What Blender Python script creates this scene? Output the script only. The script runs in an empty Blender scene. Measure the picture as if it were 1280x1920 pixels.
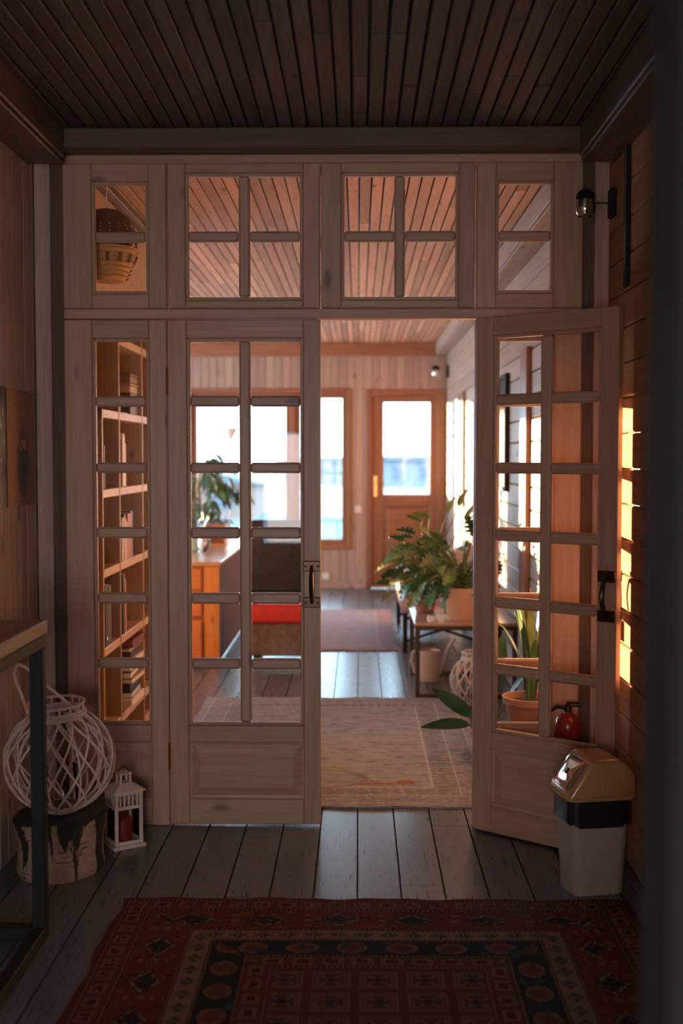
import bpy, bmesh, math, random
from mathutils import Vector, Matrix
random.seed(7)
SC = bpy.context.scene
COL = SC.collection
PI = math.pi

# ------------------------------------------------------------------ camera
cd = bpy.data.cameras.new('camera')
cam = bpy.data.objects.new('camera', cd); COL.objects.link(cam)
cam.location = (0, 0, 1.497)
cam.rotation_euler = (math.radians(90) - math.atan(104/2200), 0, math.atan(32/2200))
cd.sensor_fit = 'VERTICAL'; cd.sensor_height = 36; cd.sensor_width = 24
cd.lens = 2200/1920*36
cd.clip_start = 0.05; cd.clip_end = 600
cd.dof.use_dof = True; cd.dof.focus_distance = 4.62; cd.dof.aperture_fstop = 1.8
SC.camera = cam

# ------------------------------------------------------------------ sky, sun, added window light, exposure
w = bpy.data.worlds.new('world'); SC.world = w; w.use_nodes = True
bg = w.node_tree.nodes['Background']
bg.inputs[0].default_value = (0.50, 0.79, 1.0, 1); bg.inputs[1].default_value = 10.5
sl = bpy.data.lights.new('sun', 'SUN'); sun = bpy.data.objects.new('sun', sl); COL.objects.link(sun)
sl.energy = 52; sl.color = (1.0, 0.63, 0.34); sl.angle = math.radians(0.6)
SUN_DIR = Vector((0.673, -0.74, -0.045)).normalized()
sun.rotation_euler = SUN_DIR.to_track_quat('-Z', 'Y').to_euler(); sun.location = (-8, 30, 5)
# area lamp in an added unseen window behind the photographer, lights the hall
al = bpy.data.lights.new('added_back_fill', 'AREA'); alo = bpy.data.objects.new('added_back_fill', al); COL.objects.link(alo)
al.shape = 'RECTANGLE'; al.size = 1.0; al.size_y = 1.0; al.energy = 40; al.color = (1.0, 0.64, 0.46)
alo.location = (-0.35, -1.56, 1.2); alo.rotation_euler = (math.radians(90), 0, 0)
# area lamp in an added unseen left window, brightens the far room
bl = bpy.data.lights.new('added_side_fill', 'AREA'); blo = bpy.data.objects.new('added_side_fill', bl); COL.objects.link(blo)
bl.shape = 'RECTANGLE'; bl.size = 5.2; bl.size_y = 1.05; bl.energy = 120; bl.color = (0.66, 0.84, 1.0)
blo.location = (-4.22, 10.42, 1.525); blo.rotation_euler = (math.radians(90), 0, math.radians(-90))
SC.view_settings.view_transform = 'Standard'; SC.view_settings.look = 'None'
SC.view_settings.gamma = 1; SC.view_settings.use_curve_mapping = False
SC.view_settings.exposure = 0.0
SC.cycles.use_denoising = True
try:
    SC.cycles.denoiser = 'OPENIMAGEDENOISE'; SC.cycles.denoising_input_passes = 'RGB_ALBEDO_NORMAL'
except Exception: pass
SC.cycles.max_bounces = 10; SC.cycles.diffuse_bounces = 5; SC.cycles.transparent_max_bounces = 24
SC.cycles.sample_clamp_indirect = 6

# ------------------------------------------------------------------ material helpers
MATS = {}
class E:
    """tiny expression wrapper over math nodes"""
    def __init__(s, nt, v): s.nt, s.v = nt, v
    def _op(s, op, b=None, c=None):
        n = s.nt.nodes.new('ShaderNodeMath'); n.operation = op
        for i, q in enumerate((s, b, c)):
            if q is None: continue
            if isinstance(q, E) and not isinstance(q.v, (int, float)): s.nt.links.new(q.v, n.inputs[i])
            else: n.inputs[i].default_value = q.v if isinstance(q, E) else q
        return E(s.nt, n.outputs[0])
    def __add__(s, b): return s._op('ADD', b)
    def __sub__(s, b): return s._op('SUBTRACT', b)
    def __mul__(s, b): return s._op('MULTIPLY', b)
    def __truediv__(s, b): return s._op('DIVIDE', b)
    def __gt__(s, b): return s._op('GREATER_THAN', b)
    def __lt__(s, b): return s._op('LESS_THAN', b)
    def abs(s): return s._op('ABSOLUTE')
    def frac(s): return s._op('FRACT')
    def floor(s): return s._op('FLOOR')
    def sin(s): return s._op('SINE')
    def min(s, b): return s._op('MINIMUM', b)
    def max(s, b): return s._op('MAXIMUM', b)
    def smooth(s, a, b):
        n = s.nt.nodes.new('ShaderNodeMapRange'); n.interpolation_type = 'SMOOTHSTEP'
        s.nt.links.new(s.v, n.inputs[0]); n.inputs[1].default_value = a; n.inputs[2].default_value = b
        return E(s.nt, n.outputs[0])
    def band(s, a, b): return (s > a) * (s < b)

def newmat(name):
    m = bpy.data.materials.new(name); m.use_nodes = True
    return m, m.node_tree, m.node_tree.nodes['Principled BSDF']
def c4(c): return (c[0], c[1], c[2], 1)
def mixc(nt, fac, a, b, mode='MIX'):
    n = nt.nodes.new('ShaderNodeMix'); n.data_type = 'RGBA'; n.blend_type = mode
    for i, q in ((0, fac), (6, a), (7, b)):
        if isinstance(q, E): q = q.v
        if isinstance(q, (int, float)): n.inputs[i].default_value = q
        elif isinstance(q, tuple): n.inputs[i].default_value = c4(q)
        else: nt.links.new(q, n.inputs[i])
    return n.outputs[2]
def noise(nt, vec, scale, detail=3, rough=0.55, dist=0.0):
    n = nt.nodes.new('ShaderNodeTexNoise'); n.inputs['Scale'].default_value = scale
    n.inputs['Detail'].default_value = detail; n.inputs['Roughness'].default_value = rough; n.inputs['Distortion'].default_value = dist
    nt.links.new(vec, n.inputs['Vector']); return E(nt, n.outputs[0])
def objvec(nt, scale=(1, 1, 1), rnd=True):
    tc = nt.nodes.new('ShaderNodeTexCoord'); vec = tc.outputs['Object']
    if rnd:
        oi = nt.nodes.new('ShaderNodeObjectInfo'); mu = nt.nodes.new('ShaderNodeMath'); mu.operation = 'MULTIPLY'
        nt.links.new(oi.outputs['Random'], mu.inputs[0]); mu.inputs[1].default_value = 37.0
        ad = nt.nodes.new('ShaderNodeVectorMath'); ad.operation = 'ADD'
        nt.links.new(vec, ad.inputs[0]); nt.links.new(mu.outputs[0], ad.inputs[1]); vec = ad.outputs[0]
    mp = nt.nodes.new('ShaderNodeMapping'); mp.inputs['Scale'].default_value = scale
    nt.links.new(vec, mp.inputs['Vector']); return mp.outputs[0]
def bump(nt, bsdf, h, strength=0.2, dist=0.01):
    b = nt.nodes.new('ShaderNodeBump'); b.inputs['Strength'].default_value = strength; b.inputs['Distance'].default_value = dist
    nt.links.new(h.v, b.inputs['Height']); nt.links.new(b.outputs[0], bsdf.inputs['Normal'])
def wood(name, light, dark, axis='z', rough=0.5, vary=0.25, knots=True, grain=1.0, hue=0.0, kdark=0.28, bmp=0.15, kscale=2.3, kr=(0.05, 0.13)):
    """pine: streaks along `axis`, knots and a tone of its own for every piece"""
    m, nt, b = newmat(name)
    s = {'x': (0.8, 14, 14), 'y': (14, 0.8, 14), 'z': (14, 14, 0.8)}[axis]
    v = objvec(nt, s)
    g = noise(nt, v, 1.6*grain, 5, 0.62, 0.6)
    g2 = noise(nt, v, 7*grain, 3, 0.6, 0.2)
    f = (g*0.75 + g2*0.4).smooth(0.38, 0.78)
    col = mixc(nt, f, light, dark)
    if knots:
        s2 = {'x': (1, 2.6, 2.6), 'y': (2.6, 1, 2.6), 'z': (2.6, 2.6, 1)}[axis]
        v2 = objvec(nt, s2)
        vo = nt.nodes.new('ShaderNodeTexVoronoi'); vo.inputs['Scale'].default_value = kscale
        nt.links.new(v2, vo.inputs['Vector'])
        k = E(nt, vo.outputs['Distance'])
        kn = E(nt, 1.0) - k.smooth(*kr)
        col = mixc(nt, kn*0.75, col, tuple(x*kdark for x in dark))
    oi = nt.nodes.new('ShaderNodeObjectInfo')
    r = E(nt, oi.outputs['Random'])
    hs = nt.nodes.new('ShaderNodeHueSaturation'); nt.links.new(col, hs.inputs['Color'])
    nt.links.new((r*(2*vary) + (1-vary)).v, hs.inputs['Value'])
    nt.links.new(((r*77.7).frac()*0.02 + 0.49 + hue).v, hs.inputs['Hue'])
    nt.links.new(hs.outputs[0], b.inputs['Base Color'])
    nt.links.new((g2*0.2 + (rough-0.1)).v, b.inputs['Roughness'])
    if bmp: bump(nt, b, g2 + g*0.5, bmp, 0.003)
    MATS[name] = m; return m
def plain(name, col, rough=0.5, metal=0.0, var=0.12, scale=12, spec=0.5, bumpy=0.0, trans=0.0, emit=None):
    m, nt, b = newmat(name)
    v = objvec(nt)
    n = noise(nt, v, scale, 4)
    f = n.smooth(0.3, 0.72)
    nt.links.new(mixc(nt, f, tuple(x*(1-var) for x in col), tuple(min(1, x*(1+var)) for x in col)), b.inputs['Base Color'])
    nt.links.new((n*0.12 + (rough-0.06)).v, b.inputs['Roughness'])
    b.inputs['Metallic'].default_value = metal
    b.inputs['Specular IOR Level'].default_value = spec
    if trans: b.inputs['Subsurface Weight'].default_value = trans
    if bumpy: bump(nt, b, noise(nt, v, scale*4, 3), bumpy, 0.004)
    MATS[name] = m; return m
def glass_mat(name, tint=(1, 1, 1), rough=0.015, dust=0.0):
    m = bpy.data.materials.new(name); m.use_nodes = True; nt = m.node_tree
    for n in list(nt.nodes): nt.nodes.remove(n)
    out = nt.nodes.new('ShaderNodeOutputMaterial')
    tr = nt.nodes.new('ShaderNodeBsdfTransparent'); tr.inputs[0].default_value = c4(tint)
    gl = nt.nodes.new('ShaderNodeBsdfGlossy'); gl.inputs['Roughness'].default_value = rough
    fr = nt.nodes.new('ShaderNodeFresnel'); fr.inputs[0].default_value = 1.3
    mx = nt.nodes.new('ShaderNodeMixShader')
    nt.links.new(fr.outputs[0], mx.inputs[0]); nt.links.new(tr.outputs[0], mx.inputs[1]); nt.links.new(gl.outputs[0], mx.inputs[2])
    last = mx.outputs[0]
    if dust:
        v = objvec(nt)
        vo = nt.nodes.new('ShaderNodeTexVoronoi'); vo.inputs['Scale'].default_value = 55; nt.links.new(v, vo.inputs['Vector'])
        nn = noise(nt, v, 5, 3)
        d = (E(nt, vo.outputs['Distance']) < 0.10) * (nn > 0.6) * dust + nn.smooth(0.5, 0.9)*0.02
        df = nt.nodes.new('ShaderNodeBsdfDiffuse'); df.inputs[0].default_value = (0.7, 0.68, 0.65, 1)
        mx2 = nt.nodes.new('ShaderNodeMixShader')
        nt.links.new(d.v, mx2.inputs[0]); nt.links.new(last, mx2.inputs[1]); nt.links.new(df.outputs[0], mx2.inputs[2]); last = mx2.outputs[0]
    nt.links.new(last, out.inputs[0]); MATS[name] = m; return m

# woods
wood('pine_door', (0.50, 0.315, 0.222), (0.40, 0.238, 0.165), 'z', 0.45, 0.10)
wood('pine_door_x', (0.50, 0.315, 0.222), (0.40, 0.238, 0.165), 'x', 0.45, 0.10)
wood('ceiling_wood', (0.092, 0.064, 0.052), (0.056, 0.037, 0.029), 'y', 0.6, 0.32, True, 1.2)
wood('ceiling_far_lit', (0.55, 0.34, 0.24), (0.42, 0.245, 0.165), 'y', 0.65, 0.3, True, 1.2)  # lighter copy of the ceiling boards, far room's brightness put in the colour
wood('beam_wood', (0.15, 0.095, 0.065), (0.10, 0.062, 0.042), 'y', 0.5, 0.15)
wood('beam_wood_x', (0.13, 0.075, 0.052), (0.09, 0.05, 0.034), 'x', 0.5, 0.15)
wood('wall_board', (0.56, 0.40, 0.32), (0.42, 0.285, 0.22), 'z', 0.55, 0.16)
wood('far_board', (0.45, 0.285, 0.215), (0.36, 0.21, 0.15), 'z', 0.55, 0.12)
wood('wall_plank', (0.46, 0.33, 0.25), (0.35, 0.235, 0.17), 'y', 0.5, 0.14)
wood('hall_plank', (0.40, 0.22, 0.12), (0.30, 0.155, 0.08), 'y', 0.85, 0.14)  # darker, warmer copy of the wall planks, tones their sun patches orange
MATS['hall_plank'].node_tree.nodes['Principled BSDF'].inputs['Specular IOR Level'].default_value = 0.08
wood('floor_plank', (0.104, 0.126, 0.148), (0.092, 0.111, 0.131), 'y', 0.30, 0.2, False, kdark=0.4, bmp=0.0, kscale=1.1, kr=(0.03, 0.075))  # bluish tint stands in for sky light reflected off the boards
MATS['floor_plank'].node_tree.nodes['Principled BSDF'].inputs['Specular IOR Level'].default_value = 1.0
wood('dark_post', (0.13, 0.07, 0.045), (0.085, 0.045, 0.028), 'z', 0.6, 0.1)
wood('red_brown', (0.34, 0.13, 0.055), (0.22, 0.08, 0.034), 'z', 0.4, 0.12, False)
wood('red_brown_x', (0.34, 0.13, 0.055), (0.22, 0.08, 0.034), 'x', 0.4, 0.12, False)
wood('shelf_wood', (0.62, 0.41, 0.24), (0.50, 0.31, 0.17), 'y', 0.45, 0.1)
wood('shelf_wood_z', (0.40, 0.24, 0.13), (0.30, 0.165, 0.085), 'z', 0.45, 0.1)
wood('shelf_back', (0.12, 0.063, 0.038), (0.085, 0.042, 0.025), 'z', 0.5, 0.1)
wood('orange_pine', (0.72, 0.27, 0.05), (0.58, 0.19, 0.03), 'x', 0.4, 0.1)
wood('orange_pine_z', (0.72, 0.27, 0.05), (0.58, 0.19, 0.03), 'z', 0.4, 0.1)
wood('dark_panel', (0.11, 0.05, 0.027), (0.07, 0.032, 0.017), 'y', 0.85, 0.1)
wood('desk_top', (0.60, 0.34, 0.18), (0.5, 0.27, 0.13), 'y', 0.2, 0.05)
wood('table_top', (0.34, 0.235, 0.155), (0.22, 0.145, 0.09), 'y', 0.4, 0.05)
wood('coffee_top', (0.52, 0.37, 0.27), (0.42, 0.28, 0.19), 'x', 0.2, 0.05)
wood('box_wood', (0.46, 0.30, 0.18), (0.36, 0.22, 0.13), 'x', 0.5, 0.05)
plain('bin_body', (0.40, 0.315, 0.26), 0.45, var=0.03)
plain('bin_lid', (0.46, 0.24, 0.105), 0.2, var=0.03)
plain('bin_flap', (0.55, 0.47, 0.42), 0.08, 0.75, var=0.02)
plain('black_bag', (0.012, 0.014, 0.016), 0.3, bumpy=0.5, scale=9)
plain('black_metal', (0.012, 0.014, 0.015), 0.6, 0.0, spec=0.25)
plain('black_paint', (0.02, 0.018, 0.017), 0.7)
plain('bronze', (0.075, 0.045, 0.025), 0.35, 0.8)
plain('brass', (0.85, 0.52, 0.20), 0.25, 1.0)
plain('chrome', (0.75, 0.72, 0.7), 0.08, 1.0, var=0.02)
plain('white_wicker', (0.60, 0.50, 0.45), 0.6, bumpy=0.2, scale=30)
plain('white_paint', (0.62, 0.52, 0.46), 0.5, bumpy=0.1)
plain('candle_red', (0.22, 0.02, 0.02), 0.5)
plain('basket_dark', (0.10, 0.05, 0.025), 0.6, bumpy=0.4, scale=30)
plain('basket_tan', (0.46, 0.25, 0.09), 0.6, bumpy=0.4, scale=30)
plain('terracotta', (0.36, 0.18, 0.12), 0.7)
plain('peach_pot', (0.74, 0.45, 0.30), 0.55, var=0.05)
plain('beige_plastic', (0.62, 0.43, 0.34), 0.45, var=0.05)
plain('soil', (0.05, 0.03, 0.02), 0.95, var=0.4, scale=60, bumpy=0.6)
plain('leaf_dark', (0.035, 0.10, 0.035), 0.35, var=0.35, scale=9)
plain('leaf_mid', (0.07, 0.17, 0.05), 0.35, var=0.35, scale=9)
plain('leaf_light', (0.18, 0.24, 0.065), 0.4, var=0.3, scale=9)
plain('leaf_blue', (0.03, 0.09, 0.065), 0.35, var=0.4, scale=9)
plain('stem_green', (0.12, 0.17, 0.06), 0.5)
plain('bark', (0.16, 0.11, 0.08), 0.8, var=0.3)
plain('ext_red', (0.20, 0.014, 0.012), 0.25, var=0.05)
plain('sofa_fabric', (0.55, 0.42, 0.37), 0.85, bumpy=0.3, scale=60)
plain('chair_black', (0.013, 0.013, 0.012), 0.6, var=0.5, scale=30, bumpy=0.3)
plain('chair_red', (0.62, 0.03, 0.02), 0.6, var=0.1)
plain('chair_brown', (0.16, 0.09, 0.05), 0.7, var=0.3, scale=20)
plain('flower_red', (0.9, 0.05, 0.02), 0.5)
plain('lamp_white', (0.85, 0.84, 0.82), 0.4, var=0.02)
plain('straw', (0.62, 0.38, 0.22), 0.7, bumpy=0.3, scale=40)
plain('frost', (0.095, 0.135, 0.17), 0.8, var=0.25, scale=0.6)  # frosty ground; outdoor colours kept dark to offset the strong sky
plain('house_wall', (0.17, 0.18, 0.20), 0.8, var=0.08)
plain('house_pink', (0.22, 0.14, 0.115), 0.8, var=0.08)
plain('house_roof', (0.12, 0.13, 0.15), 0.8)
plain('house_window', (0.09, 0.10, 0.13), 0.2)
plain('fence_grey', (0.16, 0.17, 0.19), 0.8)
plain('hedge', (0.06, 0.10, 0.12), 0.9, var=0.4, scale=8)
plain('tree_bark', (0.26, 0.22, 0.20), 0.9)
plain('switch_white', (0.7, 0.62, 0.55), 0.4, var=0.02)
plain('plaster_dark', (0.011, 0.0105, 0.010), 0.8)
plain('outer_wall', (0.25, 0.17, 0.12), 0.8)
glass_mat('glass'); glass_mat('glass_dusty', dust=0.35); glass_mat('glass_smoke', (0.55, 0.42, 0.34), 0.02)
BOOKC = {'cream': (0.72, 0.60, 0.45), 'white': (0.8, 0.76, 0.7), 'black': (0.018, 0.016, 0.017), 'tan': (0.45, 0.28, 0.15), 'orange-red': (0.50, 0.10, 0.04),
         'orange': (0.65, 0.22, 0.05), 'maroon': (0.22, 0.045, 0.035), 'dark grey': (0.06, 0.06, 0.07), 'brown': (0.22, 0.12, 0.07), 'dark purple': (0.05, 0.02, 0.03), 'slate blue': (0.10, 0.14, 0.22), 'beige': (0.58, 0.44, 0.30)}
for k, v in BOOKC.items(): plain('book ' + k, v, 0.5, var=0.06)
plain('paper', (0.75, 0.66, 0.55), 0.8, var=0.1, scale=80)

# ------------------------------------------------------------------ mesh helpers
class MB:
    def __init__(s): s.v = []; s.f = []
    def add(s, verts, faces, M=None):
        o = len(s.v)
        s.v += [tuple(M @ Vector(q)) if M else tuple(q) for q in verts]
        s.f += [tuple(i+o for i in fc) for fc in faces]; return s
    def box(s, x0, x1, y0, y1, z0, z1, c=0.0, M=None):
        x0, x1 = sorted((x0, x1)); y0, y1 = sorted((y0, y1)); z0, z1 = sorted((z0, z1))
        if c <= 0:
            vs = [(x, y, z) for x in (x0, x1) for y in (y0, y1) for z in (z0, z1)]
            return s.add(vs, [(0, 1, 3, 2), (4, 6, 7, 5), (0, 4, 5, 1), (2, 3, 7, 6), (0, 2, 6, 4), (1, 5, 7, 3)], M)
        lo, hi = (x0, y0, z0), (x1, y1, z1)
        c = min(c, (x1-x0)*0.45, (y1-y0)*0.45, (z1-z0)*0.45)
        idx = {}; vs = []
        for sx in (0, 1):
            for sy in (0, 1):
                for sz in (0, 1):
                    sg = (sx, sy, sz)
                    for a in range(3):
                        p = [(hi[i] - (0 if i == a else c)) if sg[i] else (lo[i] + (0 if i == a else c)) for i in range(3)]
                        idx[(sg, a)] = len(vs); vs.append(tuple(p))
        fs = []
        for a in range(3):
            b, d = (a+1) % 3, (a+2) % 3
            for q in (0, 1):
                def sg(u, w_):
                    t = [0, 0, 0]; t[a] = q; t[b] = u; t[d] = w_; return tuple(t)
                fc = [idx[(sg(0, 0), a)], idx[(sg(1, 0), a)], idx[(sg(1, 1), a)], idx[(sg(0, 1), a)]]
                fs.append(tuple(fc if q else fc[::-1]))
            # edges parallel to a
            for u in (0, 1):
                for w_ in (0, 1):
                    def s2(q):
                        t = [0, 0, 0]; t[a] = q; t[b] = u; t[d] = w_; return tuple(t)
                    fc = [idx[(s2(0), b)], idx[(s2(1), b)], idx[(s2(1), d)], idx[(s2(0), d)]]
                    fs.append(tuple(fc if u != w_ else fc[::-1]))
        for sx in (0, 1):
            for sy in (0, 1):
                for sz in (0, 1):
                    sg3 = (sx, sy, sz); t = [idx[(sg3, a)] for a in range(3)]
                    fs.append(tuple(t if (sx+sy+sz) % 2 else t[::-1]))
        return s.add(vs, fs, M)
    def tube(s, pts, r, n=8, closed=False, M=None):
        pts = [Vector(p) for p in pts]; N = len(pts); vs = []; fs = []
        rr = r if isinstance(r, (list, tuple)) else [r]*N
        up = None
        for i, p in enumerate(pts):
            a = pts[i-1] if (i > 0 or closed) else p; b = pts[(i+1) % N] if (i < N-1 or closed) else p
            t = (b-a).normalized()
            if up is None:
                up = Vector((0, 0, 1)) if abs(t.z) < 0.9 else Vector((1, 0, 0))
            u = (up - t*up.dot(t))
            if u.length < 1e-5: u = t.orthogonal()
            u.normalize(); up = u; wv = t.cross(u)
            for k in range(n):
                an = 2*PI*k/n; vs.append(p + (u*math.cos(an) + wv*math.sin(an))*rr[i])
        for i in range(N if closed else N-1):
            j = (i+1) % N
            for k in range(n):
                l = (k+1) % n; fs.append((i*n+k, i*n+l, j*n+l, j*n+k))
        if not closed:
            fs.append(tuple(range(n))[::-1]); fs.append(tuple((N-1)*n+k for k in range(n)))
        return s.add(vs, fs, M)
    def lathe(s, prof, n=24, c=(0, 0, 0), M=None):
        vs = []; fs = []; N = len(prof)
        for r, z in prof:
            for k in range(n):
                a = 2*PI*k/n; vs.append((c[0]+r*math.cos(a), c[1]+r*math.sin(a), c[2]+z))
        for i in range(N-1):
            for k in range(n):
                l = (k+1) % n; fs.append((i*n+k, i*n+l, (i+1)*n+l, (i+1)*n+k))
        if prof[0][0] > 1e-4: fs.append(tuple(range(n))[::-1])
        if prof[-1][0] > 1e-4: fs.append(tuple((N-1)*n+k for k in range(n)))
        return s.add(vs, fs, M)
    def loft(s, rings, M=None, caps=True):
        n = len(rings[0]); vs = [p for r in rings for p in r]; fs = []
        for i in range(len(rings)-1):
            for k in range(n):
                l = (k+1) % n; fs.append((i*n+k, i*n+l, (i+1)*n+l, (i+1)*n+k))
        if caps:
            fs.append(tuple(range(n))[::-1]); fs.append(tuple((len(rings)-1)*n+k for k in range(n)))
        return s.add(vs, fs, M)
    def prism(s, poly, y0, y1, M=None):
        """polygon in x,z extruded along y"""
        n = len(poly); vs = [(x, y0, z) for x, z in poly] + [(x, y1, z) for x, z in poly]
        fs = [tuple(range(n)), tuple(range(2*n-1, n-1, -1))] + [(k, k+n, (k+1) % n + n, (k+1) % n) for k in range(n)]
        return s.add(vs, fs, M)
    def mesh(s, name, mat, smooth=False, fix=True):
        me = bpy.data.meshes.new(name); me.from_pydata([tuple(v) for v in s.v], [], s.f)
        if fix:
            bm = bmesh.new(); bm.from_mesh(me); bmesh.ops.recalc_face_normals(bm, faces=bm.faces); bm.to_mesh(me); bm.free()
        me.materials.append(MATS[mat] if isinstance(mat, str) else mat)
        if smooth:
            me.polygons.foreach_set('use_smooth', [True]*len(me.polygons))
            try: me.set_sharp_from_angle(angle=math.radians(40))
            except Exception: pass
        me.update(); return me
    def build(s, name, mat, parent=None, smooth=False, loc=None):
        o = bpy.data.objects.new(name, s.mesh(name, mat, smooth)); COL.objects.link(o)
        if parent: o.parent = parent
        if loc: o.location = loc
        return o
def obj(name, me, parent=None, loc=(0, 0, 0), M=None):
    o = bpy.data.objects.new(name, me); COL.objects.link(o)
    if parent: o.parent = parent
    if M is not None: o.matrix_local = M
    else: o.location = loc
    return o
def rbox(name, mat, x0, x1, y0, y1, z0, z1, r, parent=None, seg=4):
    bm = bmesh.new(); bmesh.ops.create_cube(bm, size=1)
    for v in bm.verts: v.co = Vector(((x0+x1)/2 + v.co.x*(x1-x0), (y0+y1)/2 + v.co.y*(y1-y0), (z0+z1)/2 + v.co.z*(z1-z0)))
    bmesh.ops.bevel(bm, geom=list(bm.edges), offset=r, segments=seg, profile=0.5, affect='EDGES')
    me = bpy.data.meshes.new(name); bm.to_mesh(me); bm.free(); me.materials.append(MATS[mat])
    me.polygons.foreach_set('use_smooth', [True]*len(me.polygons))
    return obj(name, me, parent)
def empty(name, loc=(0, 0, 0), rz=0.0):
    o = bpy.data.objects.new(name, None); COL.objects.link(o); o.location = loc; o.rotation_euler = (0, 0, rz)
    o.empty_display_size = 0.1; return o
def tag(o, label, cat, group=None):
    o['label'] = label; o['category'] = cat
    if group: o['group'] = group
    return o
def struct(o, label, cat):
    o['kind'] = 'structure'; o['label'] = label; o['category'] = cat; return o
def thing(name, label, cat, loc=(0, 0, 0), rz=0.0, group=None): return tag(empty(name, loc, rz), label, cat, group)
PM = {}
def piece(name, mat, sx, sy, sz, c, parent, loc):
    """a chamfered board centred on loc; alike boards share one mesh"""
    k = (mat, round(sx, 4), round(sy, 4), round(sz, 4), c)
    if k not in PM: PM[k] = MB().box(-sx/2, sx/2, -sy/2, sy/2, -sz/2, sz/2, c).mesh(name, mat)
    return obj(name, PM[k], parent, loc)

# ------------------------------------------------------------------ room measures (metres)
D = 4.69                      # front face of the glazed partition
XL, XR = -1.29, 0.99          # side walls of the hall
CE = 2.77                     # ceiling height
YF = 13.3                     # far wall of the room beyond
XLF = -4.2                    # left wall of the room beyond
YB = -1.6                     # wall behind the photographer
K = D/4.73

# ------------------------------------------------------------------ floor and ceilings
fl = struct(MB().box(XLF-0.2, XR+0.15, YB-0.15, YF+0.12, -0.08, -0.022).build('floor', 'dark_post'), 'worn glossy floor of wide wooden planks running through both rooms', 'floor')
pw = 0.150
x = -0.153 - pw*27
i = 0
while x < XR:
    x0, x1 = max(x, XLF), min(x+pw, XR)
    if x1-x0 > 0.02:
        ys = YB if x1 > XL-0.05 else 6.7
        cuts = [ys]
        c = (2.1, 3.57, 1.2, 3.0)[i % 4] + (0.43*i) % 0.8
        while c < YF-1.0:
            if c > ys+0.5: cuts.append(c)
            c += 3.3 + (i*0.37) % 1.1
        cuts.append(YF)
        for a, b in zip(cuts, cuts[1:]):
            piece('plank', 'floor_plank', x1-x0-0.006, b-a-0.003, 0.022, 0.0, fl, ((x0+x1)/2, (a+b)/2, -0.011))
    x += pw; i += 1

def plank_ceiling(x0, x1, y0, y1, label, seed, mat):
    rnd = random.Random(seed)
    ce = struct(MB().box(x0-0.1, x1+0.1, y0-0.1, y1+0.1, CE+0.018, CE+0.1).build('ceiling', 'plaster_dark'), label, 'ceiling')
    wd = 0.0575; x = x0
    while x < x1-0.01:
        cuts = [y0]; c = y0 + rnd.uniform(0.6, 2.2)
        while c < y1-0.5: cuts.append(round(c, 1)); c += rnd.choice((1.4, 1.9, 2.4, 3.1))
        cuts.append(y1)
        if len(cuts) > 4 and y1-y0 > 7: cuts = [y0] + sorted(rnd.sample(cuts[1:-1], 2)) + [y1]
        for a, b in zip(cuts, cuts[1:]):
            piece('plank', mat, wd-0.0075, round(b-a, 3)-0.002, 0.018, 0.003, ce, (x+wd/2, (a+b)/2, CE+0.009+rnd.uniform(-0.002, 0.003)))
        x += wd
    return ce
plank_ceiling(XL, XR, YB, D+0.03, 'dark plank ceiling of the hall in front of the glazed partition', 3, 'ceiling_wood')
plank_ceiling(-2.7, XR, D+0.05, YF, 'narrow plank ceiling beyond the partition, far-room brightness painted into lighter boards', 4, 'ceiling_far_lit')
struct(MB().box(XLF-0.1, -2.7, 6.65, YF+0.1, CE, CE+0.1, 0).build('ceiling', 'beam_wood'), 'plain wooden ceiling at the far left of the room beyond', 'ceiling')

# ------------------------------------------------------------------ hall: side walls, beams, end wall
wl = struct(MB().box(XL-0.2, XL-0.02, YB-0.1, D+0.09, -0.05, CE+0.05).build('wall_left', 'wall_board'), 'hall wall of vertical wooden boards on the left', 'wall')
y = YB; i = 0
while y < D-0.005:
    wdt = (0.14, 0.11, 0.10, 0.15)[i % 4]
    y1 = min(y+wdt, D)
    piece('board', 'wall_board', 0.02, y1-y-0.004, CE, 0.004, wl, (XL-0.01, (y+y1)/2, CE/2)); y = y1; i += 1
wr = struct(MB().box(XR+0.022, XR+0.15, YB-0.1, YF+0.1, -0.05, CE+0.05).build('wall_right', 'wall_plank'), 'long wall of horizontal wooden planks on the right of both rooms', 'wall')
hz = 0.132; z = 0.0; i = 0
rnd = random.Random(5)
while z < CE-0.01:
    z1 = min(z+hz, CE)
    j = 8.2 + (i*1.37) % 3.2
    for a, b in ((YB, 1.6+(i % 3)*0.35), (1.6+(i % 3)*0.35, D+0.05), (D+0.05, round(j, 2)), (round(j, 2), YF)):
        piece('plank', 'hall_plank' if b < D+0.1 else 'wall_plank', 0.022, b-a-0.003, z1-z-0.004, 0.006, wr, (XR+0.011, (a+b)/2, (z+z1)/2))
    z = z1; i += 1
# wall behind the photographer, with a window opening added to light the hall
bw = MB()
bw.box(XL-0.1, -0.9, YB-0.12, YB, -0.05, CE+0.05).box(0.2, XR+0.1, YB-0.12, YB, -0.05, CE+0.05)
bw.box(-0.9, 0.2, YB-0.12, YB, -0.05, 0.68).box(-0.9, 0.2, YB-0.12, YB, 1.72, CE+0.05)
struct(bw.build('wall_back', 'wall_board'), 'plain wooden wall behind the photographer with a window added to light the hall', 'wall')
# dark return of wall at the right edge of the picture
struct(MB().box(0.314, XR, 1.16, 1.30, 0.0, CE, 0.01).build('wall_return', 'plaster_dark'), 'very dark blurred wall edge standing close at the right', 'wall')
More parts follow.
